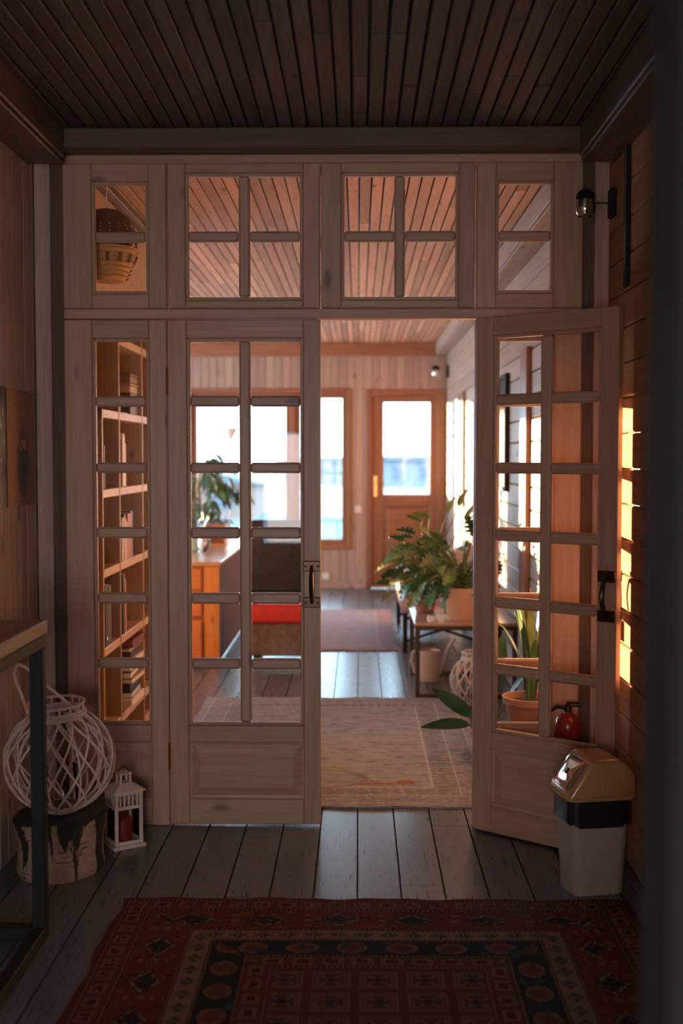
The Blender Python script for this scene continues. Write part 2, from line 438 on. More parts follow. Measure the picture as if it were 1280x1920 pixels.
# ceiling beams
def beam(name, x0, x1, y0, y1, z0, z1, mat, label):
    b = empty(name); struct(b, label, 'beam')
    if x1-x0 > y1-y0:
        MB().box(x0, x1, y0, y1, z0, z1, 0.006).build('board', mat, b)
    else:
        zm = z0 + (z1-z0)*0.12
        MB().box(x0, x1, y0, y1, zm+0.004, z1, 0.006).build('board', mat, b)
        MB().box(x0+0.006, x1, y0, y1, z0, zm, 0.004).build('board', mat, b) if x0 > 0 else MB().box(x0, x1-0.006, y0, y1, z0, zm, 0.004).build('board', mat, b)
    return b
beam('trim_1', XL, -1.14, YB, D-0.10, 2.63, CE, 'beam_wood', 'boxed ceiling beam along the left hall wall')
beam('trim_2', 0.85, XR, 1.3, D-0.10, 2.63, CE, 'beam_wood', 'boxed ceiling beam along the right hall wall')
beam('trim_3', XL, XR, D-0.10, D+0.06, 2.69, CE, 'beam_wood_x', 'dark cross beam above the glazed partition')
beam('trim_4', 0.86, XR, D+0.06, YF-0.12, 2.63, CE, 'wall_plank', 'boxed ceiling beam along the right wall of the far room')
beam('trim_5', -2.7, XR, YF-0.12, YF, 2.625, CE, 'red_brown_x', 'reddish brown cross beam above the far windows')
# posts at both ends of the partition
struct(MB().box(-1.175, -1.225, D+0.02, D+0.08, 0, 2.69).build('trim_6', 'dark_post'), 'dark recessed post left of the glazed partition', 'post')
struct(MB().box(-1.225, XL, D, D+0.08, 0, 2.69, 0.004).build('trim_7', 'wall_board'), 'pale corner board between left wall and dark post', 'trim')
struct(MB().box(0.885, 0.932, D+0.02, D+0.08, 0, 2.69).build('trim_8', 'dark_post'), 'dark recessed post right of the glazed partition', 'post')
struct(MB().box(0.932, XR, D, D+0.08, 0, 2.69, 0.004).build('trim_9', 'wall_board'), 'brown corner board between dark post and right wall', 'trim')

# ------------------------------------------------------------------ the glazed partition
def q(v): return v*K
def qz(v): return 1.497 + (v-1.497)*K
TH = 0.042
def sash(name, xs, zs, x0, x1, z0, z1, label, cat, panel=None, y=D, mat='pine_door', rails=None, loc=None, rz=0.0, dust=False):
    """frame x0..x1, z0..z1; xs / zs list the openings of the panes; `panel` = (x0, x1, z0, z1) of a raised wooden panel"""
    root = empty(name, loc or (x0, y, z0), rz); struct(root, label, cat)
    ox, oy, oz = (x0, y, z0)
    def B(nm, a, b, c_, d_, e, f_, m, c=0.004):
        cx, cy, cz = (a+b)/2, (c_+d_)/2, (e+f_)/2
        return piece(nm, m, abs(b-a), abs(d_-c_), abs(f_-e), c, root, (cx-ox, cy-oy, cz-oz))
    gx0, gx1 = xs[0][0], xs[-1][1]; gz1, gz0 = zs[0][1], zs[-1][0]
    mx = mat + '_x'
    sw = 0.012     # moulded lip of frame around the panes
    B('stile', x0, gx0-sw, y, y+TH, z0, z1, mat); B('stile', gx1+sw, x1, y, y+TH, z0, z1, mat)
    B('rail', gx0-sw, gx1+sw, y+0.001, y+TH-0.001, gz1+sw, z1, mx)
    if panel:
        pz0, pz1 = panel
        B('rail', gx0-sw, gx1+sw, y+0.001, y+TH-0.001, pz1, gz0-sw, mx)
        B('rail', gx0-sw, gx1+sw, y+0.001, y+TH-0.001, z0, pz0, mx)
        # raised and fielded panel
        a, b = gx0-sw, gx1+sw; m_ = MB()
        r0 = [(a, pz0), (b, pz0), (b, pz1), (a, pz1)]
        def ins(d): return [(a+d, pz0+d), (b-d, pz0+d), (b-d, pz1-d), (a+d, pz1-d)]
        rings = [[(u, 0.030, v) for u, v in r0], [(u, 0.014, v) for u, v in r0], [(u, 0.016, v) for u, v in ins(0.012)], [(u, 0.004, v) for u, v in ins(0.045)], [(u, 0.004, v) for u, v in ins(0.052)]]
        m_.loft([[(u-ox, y+w_-oy, v-oz) for u, w_, v in r] for r in rings])
        m_.build('panel', mx, root)
    else:
        B('rail', gx0-sw, gx1+sw, y+0.001, y+TH-0.001, z0, gz0-sw, mx)
    # lips: thin mouldings that frame the whole glazed field
    for a, b in ((gx0-sw, gx0), (gx1, gx1+sw)): B('bead', a, b, y+0.006, y+TH-0.006, gz0-sw, gz1+sw, mat, 0.003)
    for a, b in ((gz0-sw, gz0), (gz1, gz1+sw)): B('bead', gx0, gx1, y+0.006, y+TH-0.006, a, b, mx, 0.003)
    for (a, b), (c_, d_) in zip(xs, xs[1:]): B('muntin', b, c_, y+0.004, y+TH-0.004, gz0, gz1, mat, 0.008)
    for (a, b), (c_, d_) in zip(zs, zs[1:]):
        for u, v in xs: B('muntin', u, v, y+0.005, y+TH-0.005, d_, a, mx, 0.008)
    for u, v in xs:
        for a, b in zs:
            B('pane', u-0.001, v+0.001, y+TH/2-0.002, y+TH/2+0.002, a-0.001, b+0.001, 'glass_dusty' if dust else 'glass', 0)
    return root
ROWS = [(1.741, 1.959), (1.473, 1.698), (1.211, 1.430), (0.944, 1.165), (0.676, 0.899), (0.414, 0.633)]
ROWS = [(qz(a), qz(b)) for a, b in ROWS]
DT = qz(2.048)
PAN = (qz(0.100), qz(0.332))
# fixed framework: head, middle rail, posts
fr = empty('partition_frame', (0, D, 0)); struct(fr, 'pale wooden posts and rails holding the glazed partition', 'frame')
piece('rail', 'pine_door_x', 2.06, 0.07, 0.035, 0.004, fr, (-0.145, 0.035, 2.6725))
piece('rail', 'pine_door_x', 2.06, 0.07, 0.040, 0.004, fr, (-0.145, 0.035, qz(2.0695)))
# side lights and transoms
sash('window_1', [(q(-1.061), q(-0.855))], ROWS, -1.175, q(-0.772), 0.0, DT-0.002, 'fixed left sidelight of the partition with six small panes', 'window', PAN)
sash('window_2', [(q(0.562), q(0.770))], ROWS, 0.462, 0.885, 0.0, DT-0.002, 'fixed right sidelight of the partition behind the opened door', 'window', PAN)
T2 = [(qz(2.397), qz(2.614)), (qz(2.135), qz(2.355))]; T1 = [(qz(2.397), qz(2.582)), (qz(2.161), qz(2.355))]
TZ0, TZ1 = qz(2.091), 2.655
T2 = T2; T1 = T1
sash('window_3', [(q(-1.058), q(-0.854))], T1, -1.175, q(-0.770), TZ0, TZ1, 'narrow transom window with two panes above the left sidelight', 'window')
sash('window_4', [(q(-0.681), q(-0.480)), (q(-0.435), q(-0.235))], T2, q(-0.764), q(-0.154), TZ0, TZ1, 'four-pane transom window above the closed door leaf', 'window', y=D-0.004)
sash('window_5', [(q(-0.058), q(0.142)), (q(0.184), q(0.386))], T2, q(-0.150), q(0.463), TZ0, TZ1, 'four-pane transom window above the open doorway', 'window', y=D-0.004)
sash('window_6', [(q(0.558), q(0.764))], T1, q(0.469), 0.885, TZ0, TZ1, 'narrow transom window with two panes above the opened leaf', 'window')
# door leaves
def handle(root, x, z, face, side=1):
    h = empty('handle', (x, face, z)); h.parent = root
    s = -1
    for dz in (-0.073, 0.073):
        MB().box(-0.034, 0.034, s*0.012, 0, dz-0.021, dz+0.021, 0.003).build('handle_plate', 'bronze', h)
        for a in (-0.024, 0.024): MB().lathe([(0.005, 0), (0.005, 0.003), (0.0, 0.004)], 10, M=Matrix.Translation((a, s*0.012, dz)) @ Matrix.Rotation(PI/2, 4, 'X')).build('screw', 'bronze', h)
    pts = [(0.012*0, s*(0.014+0.03*math.sin(PI*t)), -0.075+0.15*t) for t in [i/12 for i in range(13)]]
    MB().tube(pts, [0.006+0.004*math.sin(PI*i/12) for i in range(13)], 8).build('grip', 'bronze', h, True)
    return h
def hinge(root, x, z, y=-0.004):
    h = MB().tube([(x, y, z-0.05), (x, y, z+0.05)], 0.006, 8)
    for dz in (-0.052, 0.052): h.lathe([(0.0, -0.006), (0.007, 0), (0.0, 0.006)], 8, (x, y, z+dz))
    return h.build('hinge', 'brass', root, True)
XSL = [(q(-0.678), q(-0.480)), (q(-0.435), q(-0.234))]
dl = sash('door_1', XSL, ROWS, q(-0.769), q(-0.153), 0.008, DT-0.003, 'closed left leaf of the glazed double door', 'door', PAN, y=D-0.006, dust=True)
handle(dl, q(-0.189)-q(-0.769), 0.978, 0.0); hinge(dl, 0.0, 1.79); hinge(dl, 0.0, 0.28)
dr = sash('door_2', XSL, ROWS, q(-0.769), q(-0.153), 0.008, DT-0.003, 'right leaf of the glazed double door swung open toward the bin', 'door', PAN, y=D-0.006, loc=(0.459, D-0.045, 0.008), rz=-math.atan2(0.375, 0.470), dust=True)
handle(dr, q(-0.189)-q(-0.769), 0.978, 0.0); hinge(dr, 0.0, 1.79, 0.04); hinge(dr, 0.0, 0.28, 0.04)
hb = empty('handle', (0.575, TH, 0.978)); hb.parent = dr
for dz in (-0.073, 0.073): MB().box(-0.034, 0.034, 0, 0.012, dz-0.021, dz+0.021, 0.003).build('handle_plate', 'bronze', hb)
MB().tube([(0, 0.014+0.03*math.sin(PI*i/12), -0.075+0.15*i/12) for i in range(13)], 0.008, 8).build('grip', 'bronze', hb, True)

# ------------------------------------------------------------------ far room shell
def slab_with_openings(x0, x1, z0, z1, y0, y1, ops):
    m = MB(); xs = sorted({x0, x1} | {v for o in ops for v in o[:2]})
    for a, b in zip(xs, xs[1:]):
        cz = sorted([(o[2], o[3]) for o in ops if o[0] <= a+1e-6 and o[1] >= b-1e-6]); z = z0
        for c_, d_ in cz:
            if c_ > z+1e-4: m.box(a, b, y0, y1, z, c_)
            z = d_
        if z1 > z+1e-4: m.box(a, b, y0, y1, z, z1)
    return m
OPS = [(-4.14, -2.45, 0.50, 2.24), (-1.95, -0.073, 0.444, 2.267), (0.091, 0.985, -0.05, 2.255)]
wf = struct(slab_with_openings(XLF-0.2, XR+0.15, -0.05, CE+0.05, YF, YF+0.2, OPS).build('wall_far', 'far_board'), 'far end wall of pale vertical boards with window and door', 'wall')
x = -2.7
while x < XR-0.005:
    x1 = min(x+0.092, XR); zs = [(0.0, 2.63)]
    for o in OPS:
        if o[0] < x1-0.002 and o[1] > x+0.002:
            xa, xb = x, x1
            nz = []
            for a, b in zs:
                if o[2] > a+0.02: nz.append((a, o[2]))
                if o[3] < b-0.02: nz.append((o[3], b))
            # leftover strip beside the opening
            for (sa, sb) in ((xa, min(xb, o[0])), (max(xa, o[1]), xb)):
                if sb-sa > 0.006: piece('board', 'far_board', sb-sa-0.001, 0.018, o[3]-max(o[2], 0), 0.003, wf, ((sa+sb)/2, YF-0.009, (o[3]+max(o[2], 0))/2))
            zs = nz
    for a, b in zs: piece('board', 'far_board', x1-x-0.004, 0.018, b-a, 0.004, wf, ((x+x1)/2, YF-0.009, (a+b)/2))
    x = x1
struct(MB().box(-0.06, 0.085, YF-0.035, YF-0.018, 0, 0.07, 0.004).build('baseboard_far', 'far_board'), 'pale skirting board under the far window post', 'baseboard')
struct(MB().box(-2.6, -0.09, YF-0.035, YF-0.018, 0, 0.07, 0.004).build('baseboard_window', 'far_board'), 'pale skirting board under the wide far window', 'baseboard')
wln = struct(MB().box(-1.62, -1.48, D+0.09, 6.75, -0.05, CE+0.05).build('wall_near_left', 'wall_board'), 'wooden wall behind the bookcase', 'wall')
struct(MB().box(XLF-0.2, -1.48, 6.65, 6.75, -0.05, CE+0.05).build('wall_corner', 'wall_board'), 'wooden wall closing the alcove beside the bookcase', 'wall')
struct(MB().box(XLF-0.2, XLF, 6.75, 7.8, -0.05, CE+0.05).box(XLF-0.2, XLF, 13.05, YF+0.2, -0.05, CE+0.05).box(XLF-0.2, XLF, 7.8, 13.05, -0.05, 1.0).box(XLF-0.2, XLF, 7.8, 13.05, 2.05, CE+0.05).build('wall_far_left', 'wall_board'), 'left wall of the far room with a wide window opening added to let in light', 'wall')  # unseen window opening added and sized for the sun patches
struct(MB().box(-1.62, -1.18, D+0.04, D+0.09, -0.05, CE+0.05).build('wall_partition_end', 'wall_board'), 'short wall end beside the left sidelight', 'wall')
bh = struct(MB().box(-1.48, -1.20, D+0.09, 6.65, 2.14, CE, 0.004).build('wall_bulkhead', 'box_wood'), 'pale boxed wooden bulkhead above the bookcase', 'wall')
beam('trim_10', -1.20, -1.155, D+0.09, 6.65, 2.72, CE, 'beam_wood', 'dark cornice strip on the bulkhead above the bookcase')

# far window, door
def far_window(name, x0, x1, z0, z1, posts, label, fw=0.115):
    r = empty(name, (x0, YF, z0)); struct(r, label, 'window')
    W, H = x1-x0, z1-z0
    def B(nm, a, b, c_, d_, y0=-0.03, y1=0.14, m='red_brown'): return MB().box(a, b, y0, y1, c_, d_, 0.006).build(nm, m, r)
    ed = 0.06
    B('frame_post', 0, ed, 0, H); B('frame_post', W-ed, W, 0, H); B('frame_rail', ed, W-ed, 0, ed, m='red_brown_x'); B('frame_rail', ed, W-ed, H-ed, H, m='red_brown_x')
    for p in posts: B('mullion', p-0.03, p+0.03, ed, H-ed, 0.0, 0.14)
    es = [ed] + [v for p in posts for v in (p-0.03, p+0.03)] + [W-ed]
    for a, b in zip(es[::2], es[1::2]):
        s = 0.055
        B('sash_stile', a, a+s, ed, H-ed, 0.03, 0.09); B('sash_stile', b-s, b, ed, H-ed, 0.03, 0.09)
        B('sash_rail', a+s, b-s, ed, ed+s, 0.03, 0.09, 'red_brown_x'); B('sash_rail', a+s, b-s, H-ed-s, H-ed, 0.03, 0.09, 'red_brown_x')
        MB().box(a+s, b-s, 0.058, 0.062, ed+s, H-ed-s).build('pane', 'glass', r)
    return r
far_window('window_7', -1.95, -0.073, 0.444, 2.267, [1.206], 'wide red-brown framed window in the far wall', 0.1)
far_window('window_8', -4.14, -2.45, 0.50, 2.24, [0.85], 'red-brown framed window added out of view at the far left to let sun in', 0.1)  # unseen window added and widened to let sun onto the right wall
fd = empty('door_3', (0.091, YF, 0)); struct(fd, 'red-brown wooden outer door with one tall glass pane', 'door')
def FB(nm, a, b, c_, d_, y0, y1, m='red_brown', p=None): return MB().box(a-0.091, b-0.091, y0, y1, c_, d_, 0.006).build(nm, m, p or fd)
FB('frame_post', 0.091, 0.155, 0, 2.255, -0.03, 0.13); FB('frame_post', 0.88, 0.985, 0, 2.255, -0.03, 0.13); FB('frame_rail', 0.155, 0.88, 2.19, 2.255, -0.03, 0.13, 'red_brown_x')
FB('stile', 0.1555, 0.284, 0.004, 2.1895, 0.0, 0.05); FB('stile', 0.803, 0.8795, 0.004, 2.1895, 0.0, 0.05)
FB('rail', 0.284, 0.803, 2.105, 2.1895, 0.0, 0.05, 'red_brown_x'); FB('rail', 0.284, 0.803, 0.93, 1.068, 0.0, 0.05, 'red_brown_x'); FB('rail', 0.284, 0.803, 0.004, 0.20, 0.0, 0.05, 'red_brown_x')
MB().box(0.193, 0.712, 0.023, 0.027, 1.068, 2.105).build('pane', 'glass', fd)
a, b, c_, d_ = 0.193, 0.712, 0.20, 0.93
def ins(d): return [(a+d, c_+d), (b-d, c_+d), (b-d, d_-d), (a+d, d_-d)]
MB().loft([[(u, y, v) for u, v in ins(dd)] for dd, y in ((0, 0.04), (0, 0.02), (0.02, 0.022), (0.06, 0.008), (0.065, 0.008))]).build('panel', 'red_brown_x', fd)
hd = empty('handle', (0.10, -0.002, 1.16)); hd.parent = fd
MB().box(-0.022, 0.022, -0.008, 0, -0.12, 0.12, 0.004).build('handle_plate', 'brass', hd)
MB().tube([(0, -0.008, 0.04), (0, -0.05, 0.04), (0.02, -0.055, 0.04), (0.11, -0.055, 0.038)], 0.009, 8).build('lever', 'brass', hd, True)
# light switch and socket on the far wall
s_ = thing('light_switch', 'small white light switch between far window and outer door', 'switch', (0.0, YF-0.018, 0.90))
MB().box(-0.04, 0.04, -0.012, 0, -0.04, 0.04, 0.004).build('switch_frame', 'switch_white', s_); MB().box(-0.02, 0.02, -0.018, -0.012, -0.025, 0.025, 0.003).build('rocker', 'switch_white', s_)
s_ = thing('wall_socket', 'small pale power socket low under the far window', 'socket', (-0.37, YF-0.018, 0.14))
MB().box(-0.04, 0.04, -0.012, 0, -0.04, 0.04, 0.004).build('socket_frame', 'switch_white', s_); MB().lathe([(0.0, 0), (0.026, 0.001), (0.026, 0.006), (0, 0.006)], 16, M=Matrix.Translation((0, -0.012, 0)) @ Matrix.Rotation(PI/2, 4, 'X')).build('socket_insert', 'switch_white', s_)

# ------------------------------------------------------------------ outdoors
struct(MB().box(-250, 250, YF+0.2, 420, -1.7, -1.5).build('ground_outside', 'frost'), 'bluish frosty ground outside the windows, coloured dark against the strong sky', 'ground')
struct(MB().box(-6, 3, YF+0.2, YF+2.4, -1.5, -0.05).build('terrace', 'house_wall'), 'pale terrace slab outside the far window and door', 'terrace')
def house(loc, W, Dp, H, R, wall, label, nwin):
    h = thing('house', label, 'house', loc, 0.0)
    MB().box(-W/2, W/2, -Dp/2, Dp/2, 0, H).build('wall', wall, h)
    MB().prism([(-W/2-0.4, H), (W/2+0.4, H), (W/2-W*0.2, H+R), (-W/2+W*0.2, H+R)], -Dp/2-0.4, Dp/2+0.4).build('roof', 'house_roof', h)
    for i in range(nwin):
        cx = -W/2 + W*(i+0.5)/nwin
        wn = MB().box(cx-0.55, cx+0.55, -Dp/2-0.06, -Dp/2, H*0.28, H*0.82).build('window', 'house_wall', h)
        MB().box(cx-0.45, cx+0.45, -Dp/2-0.10, -Dp/2-0.06, H*0.33, H*0.78).build('pane', 'house_window', wn)
    return h
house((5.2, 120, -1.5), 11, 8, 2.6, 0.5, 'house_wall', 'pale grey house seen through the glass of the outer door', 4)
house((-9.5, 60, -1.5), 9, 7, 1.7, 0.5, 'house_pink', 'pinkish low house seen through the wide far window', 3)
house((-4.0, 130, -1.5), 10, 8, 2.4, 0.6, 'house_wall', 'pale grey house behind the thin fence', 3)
fe = thing('fence', 'thin dark fence rail crossing the snow outside', 'fence', (-3, 34, -1.5))
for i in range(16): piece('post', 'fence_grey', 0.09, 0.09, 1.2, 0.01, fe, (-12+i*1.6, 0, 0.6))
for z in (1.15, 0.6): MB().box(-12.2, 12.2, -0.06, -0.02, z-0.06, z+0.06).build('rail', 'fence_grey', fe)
def bare_tree(loc, h, seed, label):
    rn = random.Random(seed); t = thing('bare_tree', label, 'tree', loc)
    MB().tube([(0, 0, 0), (0.05*h/6, 0, h*0.3), (-0.02*h, 0.05, h*0.6), (0.01*h, 0, h)], [0.02*h, 0.016*h, 0.01*h, 0.002*h], 6).build('trunk', 'tree_bark', t)
    for i in range(18):
        z = h*rn.uniform(0.25, 0.92); an = rn.uniform(0, 2*PI); L = h*rn.uniform(0.2, 0.42)*(1.1-z/h); up = rn.uniform(0.6, 1.3)
        p = Vector((0, 0, z)); d = Vector((math.cos(an), math.sin(an), up)).normalized()
        pts = [p]
        for k in range(4):
            p = p + d*(L/4); d = (d + Vector((rn.uniform(-.3, .3), rn.uniform(-.3, .3), rn.uniform(-.1, .3)))).normalized(); pts.append(p)
        MB().tube(pts, [0.006*h, 0.005*h, 0.004*h, 0.0025*h, 0.001*h], 5).build('branch', 'tree_bark', t)
bare_tree((-2.0, 55, -1.5), 4.6, 1, 'thin bare tree beyond the fence, seen in the narrow window sash')
bare_tree((2.4, 60, -1.5), 4.0, 2, 'small bare tree seen at the left of the outer door glass')
bare_tree((5.6, 95, -1.5), 4.4, 3, 'bare tree in front of the grey house beyond the outer door')
def bush(loc, r, h, seed, label):
    rn = random.Random(seed); m = MB(); N = 9; rings = []
    for i in range(N):
        t = i/(N-1); ra = r*math.sin(PI*(0.12+0.86*t))**0.7
        rings.append([(ra*math.cos(2*PI*k/18)*(1+rn.uniform(-.18, .18)), ra*math.sin(2*PI*k/18)*(1+rn.uniform(-.18, .18)), h*t*(1+rn.uniform(-.05, .05))) for k in range(18)])
    tag(m.loft(rings).build('bush', 'hedge', None, False, loc), label, 'bush')
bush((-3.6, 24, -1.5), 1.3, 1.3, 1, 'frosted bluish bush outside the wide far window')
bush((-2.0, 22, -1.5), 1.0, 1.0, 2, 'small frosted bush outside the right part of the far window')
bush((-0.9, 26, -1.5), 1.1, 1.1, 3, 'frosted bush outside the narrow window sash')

# ------------------------------------------------------------------ rugs
def rug_mat(name, hx, hy, kind):
    m, nt, b = newmat(name)
    tc = nt.nodes.new('ShaderNodeTexCoord'); sp = nt.nodes.new('ShaderNodeSeparateXYZ'); nt.links.new(tc.outputs['Object'], sp.inputs[0])
    X, Y = E(nt, sp.outputs[0]), E(nt, sp.outputs[1])
    vec = tc.outputs['Object']
    dx = E(nt, hx) - X.abs(); dy = E(nt, hy) - Y.abs()
    if isinstance(dx.v, float): pass
    d = dx.min(dy)
    side = dx < dy                       # 1 on the long sides
    s = X + (Y - X)*side                 # runs along the border
    t = d
    wob = (noise(nt, vec, 26, 2) - 0.5)*0.02
    n1 = noise(nt, vec, 60, 3); n2 = noise(nt, vec, 16, 4); n3 = noise(nt, vec, 180, 2)
    def cell(v, c_): return (v/c_).frac()
    def mk(base, mask, col): return mixc(nt, mask, base, col)
    def near(v, c_, w_): return (v-c_).abs() < w_
    sw = s + wob; tw = t + wob*0.6
    if kind == 'red':
        RED, DRED, NAVY, CREAM, ORG, BLK, PINK = (0.13, 0.027, 0.022), (0.06, 0.013, 0.012), (0.014, 0.019, 0.026), (0.20, 0.135, 0.09), (0.16, 0.045, 0.022), (0.012, 0.011, 0.012), (0.17, 0.09, 0.065)
        col = mixc(nt, (n2 > 0.55), RED, (0.10, 0.022, 0.019))
        # outer motif band
        A = t.band(0.02, 0.098); u = cell(sw, 0.083); v = (tw-0.02)/0.078
        col = mk(col, A, (0.11, 0.035, 0.03))
        col = mk(col, A*((u-0.5).abs() < 0.33)*((v-0.5).abs() < 0.3), PINK)
        col = mk(col, A*((u-0.5).abs() < 0.24)*((v-0.5).abs() < 0.17)*(n1 > 0.46), DRED)
        # guard stripes of small dots
        for g in (0.022, 0.100, 0.262, 0.338, 0.452, 0.53):
            G = t.band(g-0.004, g+0.008)
            col = mk(col, G, DRED); col = mk(col, G*near(t, g+0.002, 0.003)*(cell(s, 0.016) > 0.45), CREAM)
        # wide red band with big stylised figures
        Bm = t.band(0.11, 0.256); u = cell(sw, 0.235); v = (tw-0.11)/0.146
        r1 = ((u-0.5).abs()*2.2 + (v-0.5).abs()*2.0)
        col = mk(col, Bm, RED); col = mk(col, Bm*(n2 > 0.60), ORG)
        col = mk(col, Bm*(r1 < 0.75)*(n1 > 0.42), NAVY); col = mk(col, Bm*(r1.band(0.5, 0.7))*(n1 > 0.5), CREAM)
        col = mk(col, Bm*((u-0.08).abs() < 0.05)*((v-0.5).abs() < 0.3)*(cell(v, 0.3) > 0.5), PINK)
        col = mk(col, Bm*(n1 > 0.64), BLK)
        # cream band with dark rosettes
        Cm = t.band(0.27, 0.334); u = cell(s, 0.078)-0.5; v = (t-0.27)/0.064-0.5
        col = mk(col, Cm, CREAM)
        ru = u.abs().max(v.abs())
        col = mk(col, Cm*(((u.abs()*v.abs()) < 0.028)*(ru < 0.36)*((u+0.02).abs() > 0.03)), (0.07, 0.05, 0.045))
        col = mk(col, Cm*(u.abs() > 0.46), (0.30, 0.12, 0.08))
        # navy band
        Dm = t.band(0.346, 0.448); u = cell(sw, 0.15)-0.5; v = (tw-0.346)/0.102-0.5
        rr = (u*u*3.2 + v*v*2.2)
        col = mk(col, Dm, NAVY); col = mk(col, Dm*(rr < 0.33), (0.14, 0.05, 0.035)); col = mk(col, Dm*(rr.band(0.2, 0.33))*(n1 > 0.5), PINK)
        col = mk(col, Dm*(rr < 0.09), (0.12, 0.03, 0.03)); col = mk(col, Dm*(n2 > 0.62), (0.02, 0.05, 0.06))
        # inner motif band
        Em = t.band(0.46, 0.524); u = cell(sw, 0.088)-0.5; v = (tw-0.46)/0.064-0.5
        col = mk(col, Em, (0.10, 0.03, 0.025)); col = mk(col, Em*(u.abs() < 0.36)*(v.abs() < 0.36)*(n1 > 0.4), PINK); col = mk(col, Em*(u.abs() < 0.2)*(v.abs() < 0.18), DRED)
        # field of square panels
        F = t > 0.542; cx = cell(X + 0.066, 0.134)-0.5; cy = cell(Y, 0.134)-0.5
        m1 = cx.abs().max(cy.abs()); dg = (cx.abs()-cy.abs()).abs()
        col = mk(col, F, (0.095, 0.028, 0.022)); col = mk(col, F*m1.band(0.27, 0.40), PINK); col = mk(col, F*m1.band(0.30, 0.36)*(cell(X+Y, 0.012) > 0.5), DRED)
        col = mk(col, F*(m1 < 0.27), (0.09, 0.03, 0.028)); col = mk(col, F*(m1 < 0.25)*(dg < 0.05), (0.15, 0.085, 0.06)); col = mk(col, F*(m1 < 0.09), NAVY)
        col = mk(col, t < 0.016, (0.12, 0.02, 0.018))
        rough = 0.95
    elif kind == 'beige':
        BE, PK, GR, RS = (0.335, 0.34, 0.345), (0.32, 0.285, 0.285), (0.165, 0.16, 0.165), (0.30, 0.12, 0.095)
        v2 = objvec(nt, (3.0, 9.0, 1), False); st = noise(nt, v2, 2.2, 4, 0.6, 1.5)
        col = mixc(nt, n2.smooth(0.35, 0.65), BE, PK)
        col = mk(col, st.smooth(0.47, 0.66)*0.8, GR)
        B1 = t.band(0.05, 0.28)
        col = mk(col, B1*(n1 > 0.52)*0.5, GR); col = mk(col, B1*((cell(sw, 0.2)-0.5).abs() < 0.16)*((t-0.165).abs() < 0.05), PK)
        col = mk(col, near(t, 0.285, 0.006), (0.42, 0.40, 0.39)); col = mk(col, near(t, 0.165, 0.004), (0.42, 0.40, 0.39)); col = mk(col, near(t, 0.05, 0.004), (0.42, 0.40, 0.39))
        col = mk(col, t.band(0.17, 0.275)*(((cell(sw, 0.05)-0.5).abs()+ (t-0.222).abs()*6.0) < 0.42)*0.45, GR)
        col = mk(col, (((X-0.37)*(X-0.37)+ (Y+0.76)*(Y+0.76)*1.6) < 0.0022), RS); col = mk(col, ((X-0.25).abs() < 0.12)*((Y+0.79).abs() < 0.02)*(n1 > 0.42), RS)
        rr = ((X+0.05)*(X+0.05)*2.0 + (Y+0.70)*(Y+0.70)*5.0); col = mk(col, rr.band(0.10, 0.13)*0.6, GR)
        rough = 0.95
    else:
        col = mixc(nt, n2.smooth(0.35, 0.65), (0.36, 0.30, 0.33), (0.31, 0.25, 0.27))
        col = mk(col, t < 0.14, (0.36, 0.22, 0.21)); col = mk(col, near(t, 0.15, 0.012), (0.42, 0.30, 0.28))
        rough = 0.8
    nt.links.new(mixc(nt, n3*0.5, col, (0.03, 0.02, 0.018), 'MIX') if False else mixc(nt, n3.smooth(0.3, 0.7)*0.35, col, mixc(nt, 0.55, col, (0, 0, 0))), b.inputs['Base Color'])
    b.inputs['Roughness'].default_value = rough; b.inputs['Specular IOR Level'].default_value = 0.2
    bump(nt, b, n3 + n1*0.5, 0.5, 0.004)
    MATS[name] = m
def Ewrap(): pass
def rug(name, label, x0, x1, y0, y1, kind, th=0.01):
    hx, hy = (x1-x0)/2, (y1-y0)/2
    rug_mat('rug_' + kind, hx, hy, kind)
    nx, ny = 48, 60; rn = random.Random(kind); m = MB()
    ph = [rn.uniform(0, 6) for _ in range(4)]
    def edge(a): return 0.006*math.sin(5*a+ph[0]) + 0.004*math.sin(11*a+ph[1])
    vs = []
    for lv in (0, 1):
        for j in range(ny+1):
            for i in range(nx+1):
                u, v = i/nx*2-1, j/ny*2-1
                xx = u*hx + edge(v*3)*abs(u)*(1 if u > 0 else -1); yy = v*hy + edge(u*3+2)*abs(v)*(1 if v > 0 else -1)
                zz = 0.001 if lv == 0 else th + 0.0015*math.sin(9*u+ph[2])*math.sin(7*v+ph[3])
                vs.append((xx, yy, zz))
    n1 = (nx+1)*(ny+1); fs = []
    for j in range(ny):
        for i in range(nx):
            a = j*(nx+1)+i; fs.append((n1+a, n1+a+1, n1+a+nx+2, n1+a+nx+1)); fs.append((a, a+nx+1, a+nx+2, a+1))
    ring = [i for i in range(nx+1)] + [j*(nx+1)+nx for j in range(1, ny+1)] + [ny*(nx+1)+i for i in range(nx-1, -1, -1)] + [j*(nx+1) for j in range(ny-1, 0, -1)]
    for a, b in zip(ring, ring[1:]+ring[:1]): fs.append((a, b, n1+b, n1+a))
    m.add(vs, fs)
    o = m.build(name, 'rug_' + kind, None, False, ((x0+x1)/2, (y0+y1)/2, 0.0)); o.rotation_euler = (0, 0, 0)
    return tag(o, label, 'rug')
rug('rug', 'dark red patterned oriental rug in the foreground of the hall', -0.788, 0.90, 1.45, 3.885, 'red')
rug('rug', 'worn beige and pink oriental rug just beyond the doorway', -0.93, 0.62, 4.93, 7.19, 'beige')
rug('rug', 'plain mauve rug farther back near the outer door', -0.75, 0.31, 8.96, 11.36, 'mauve')

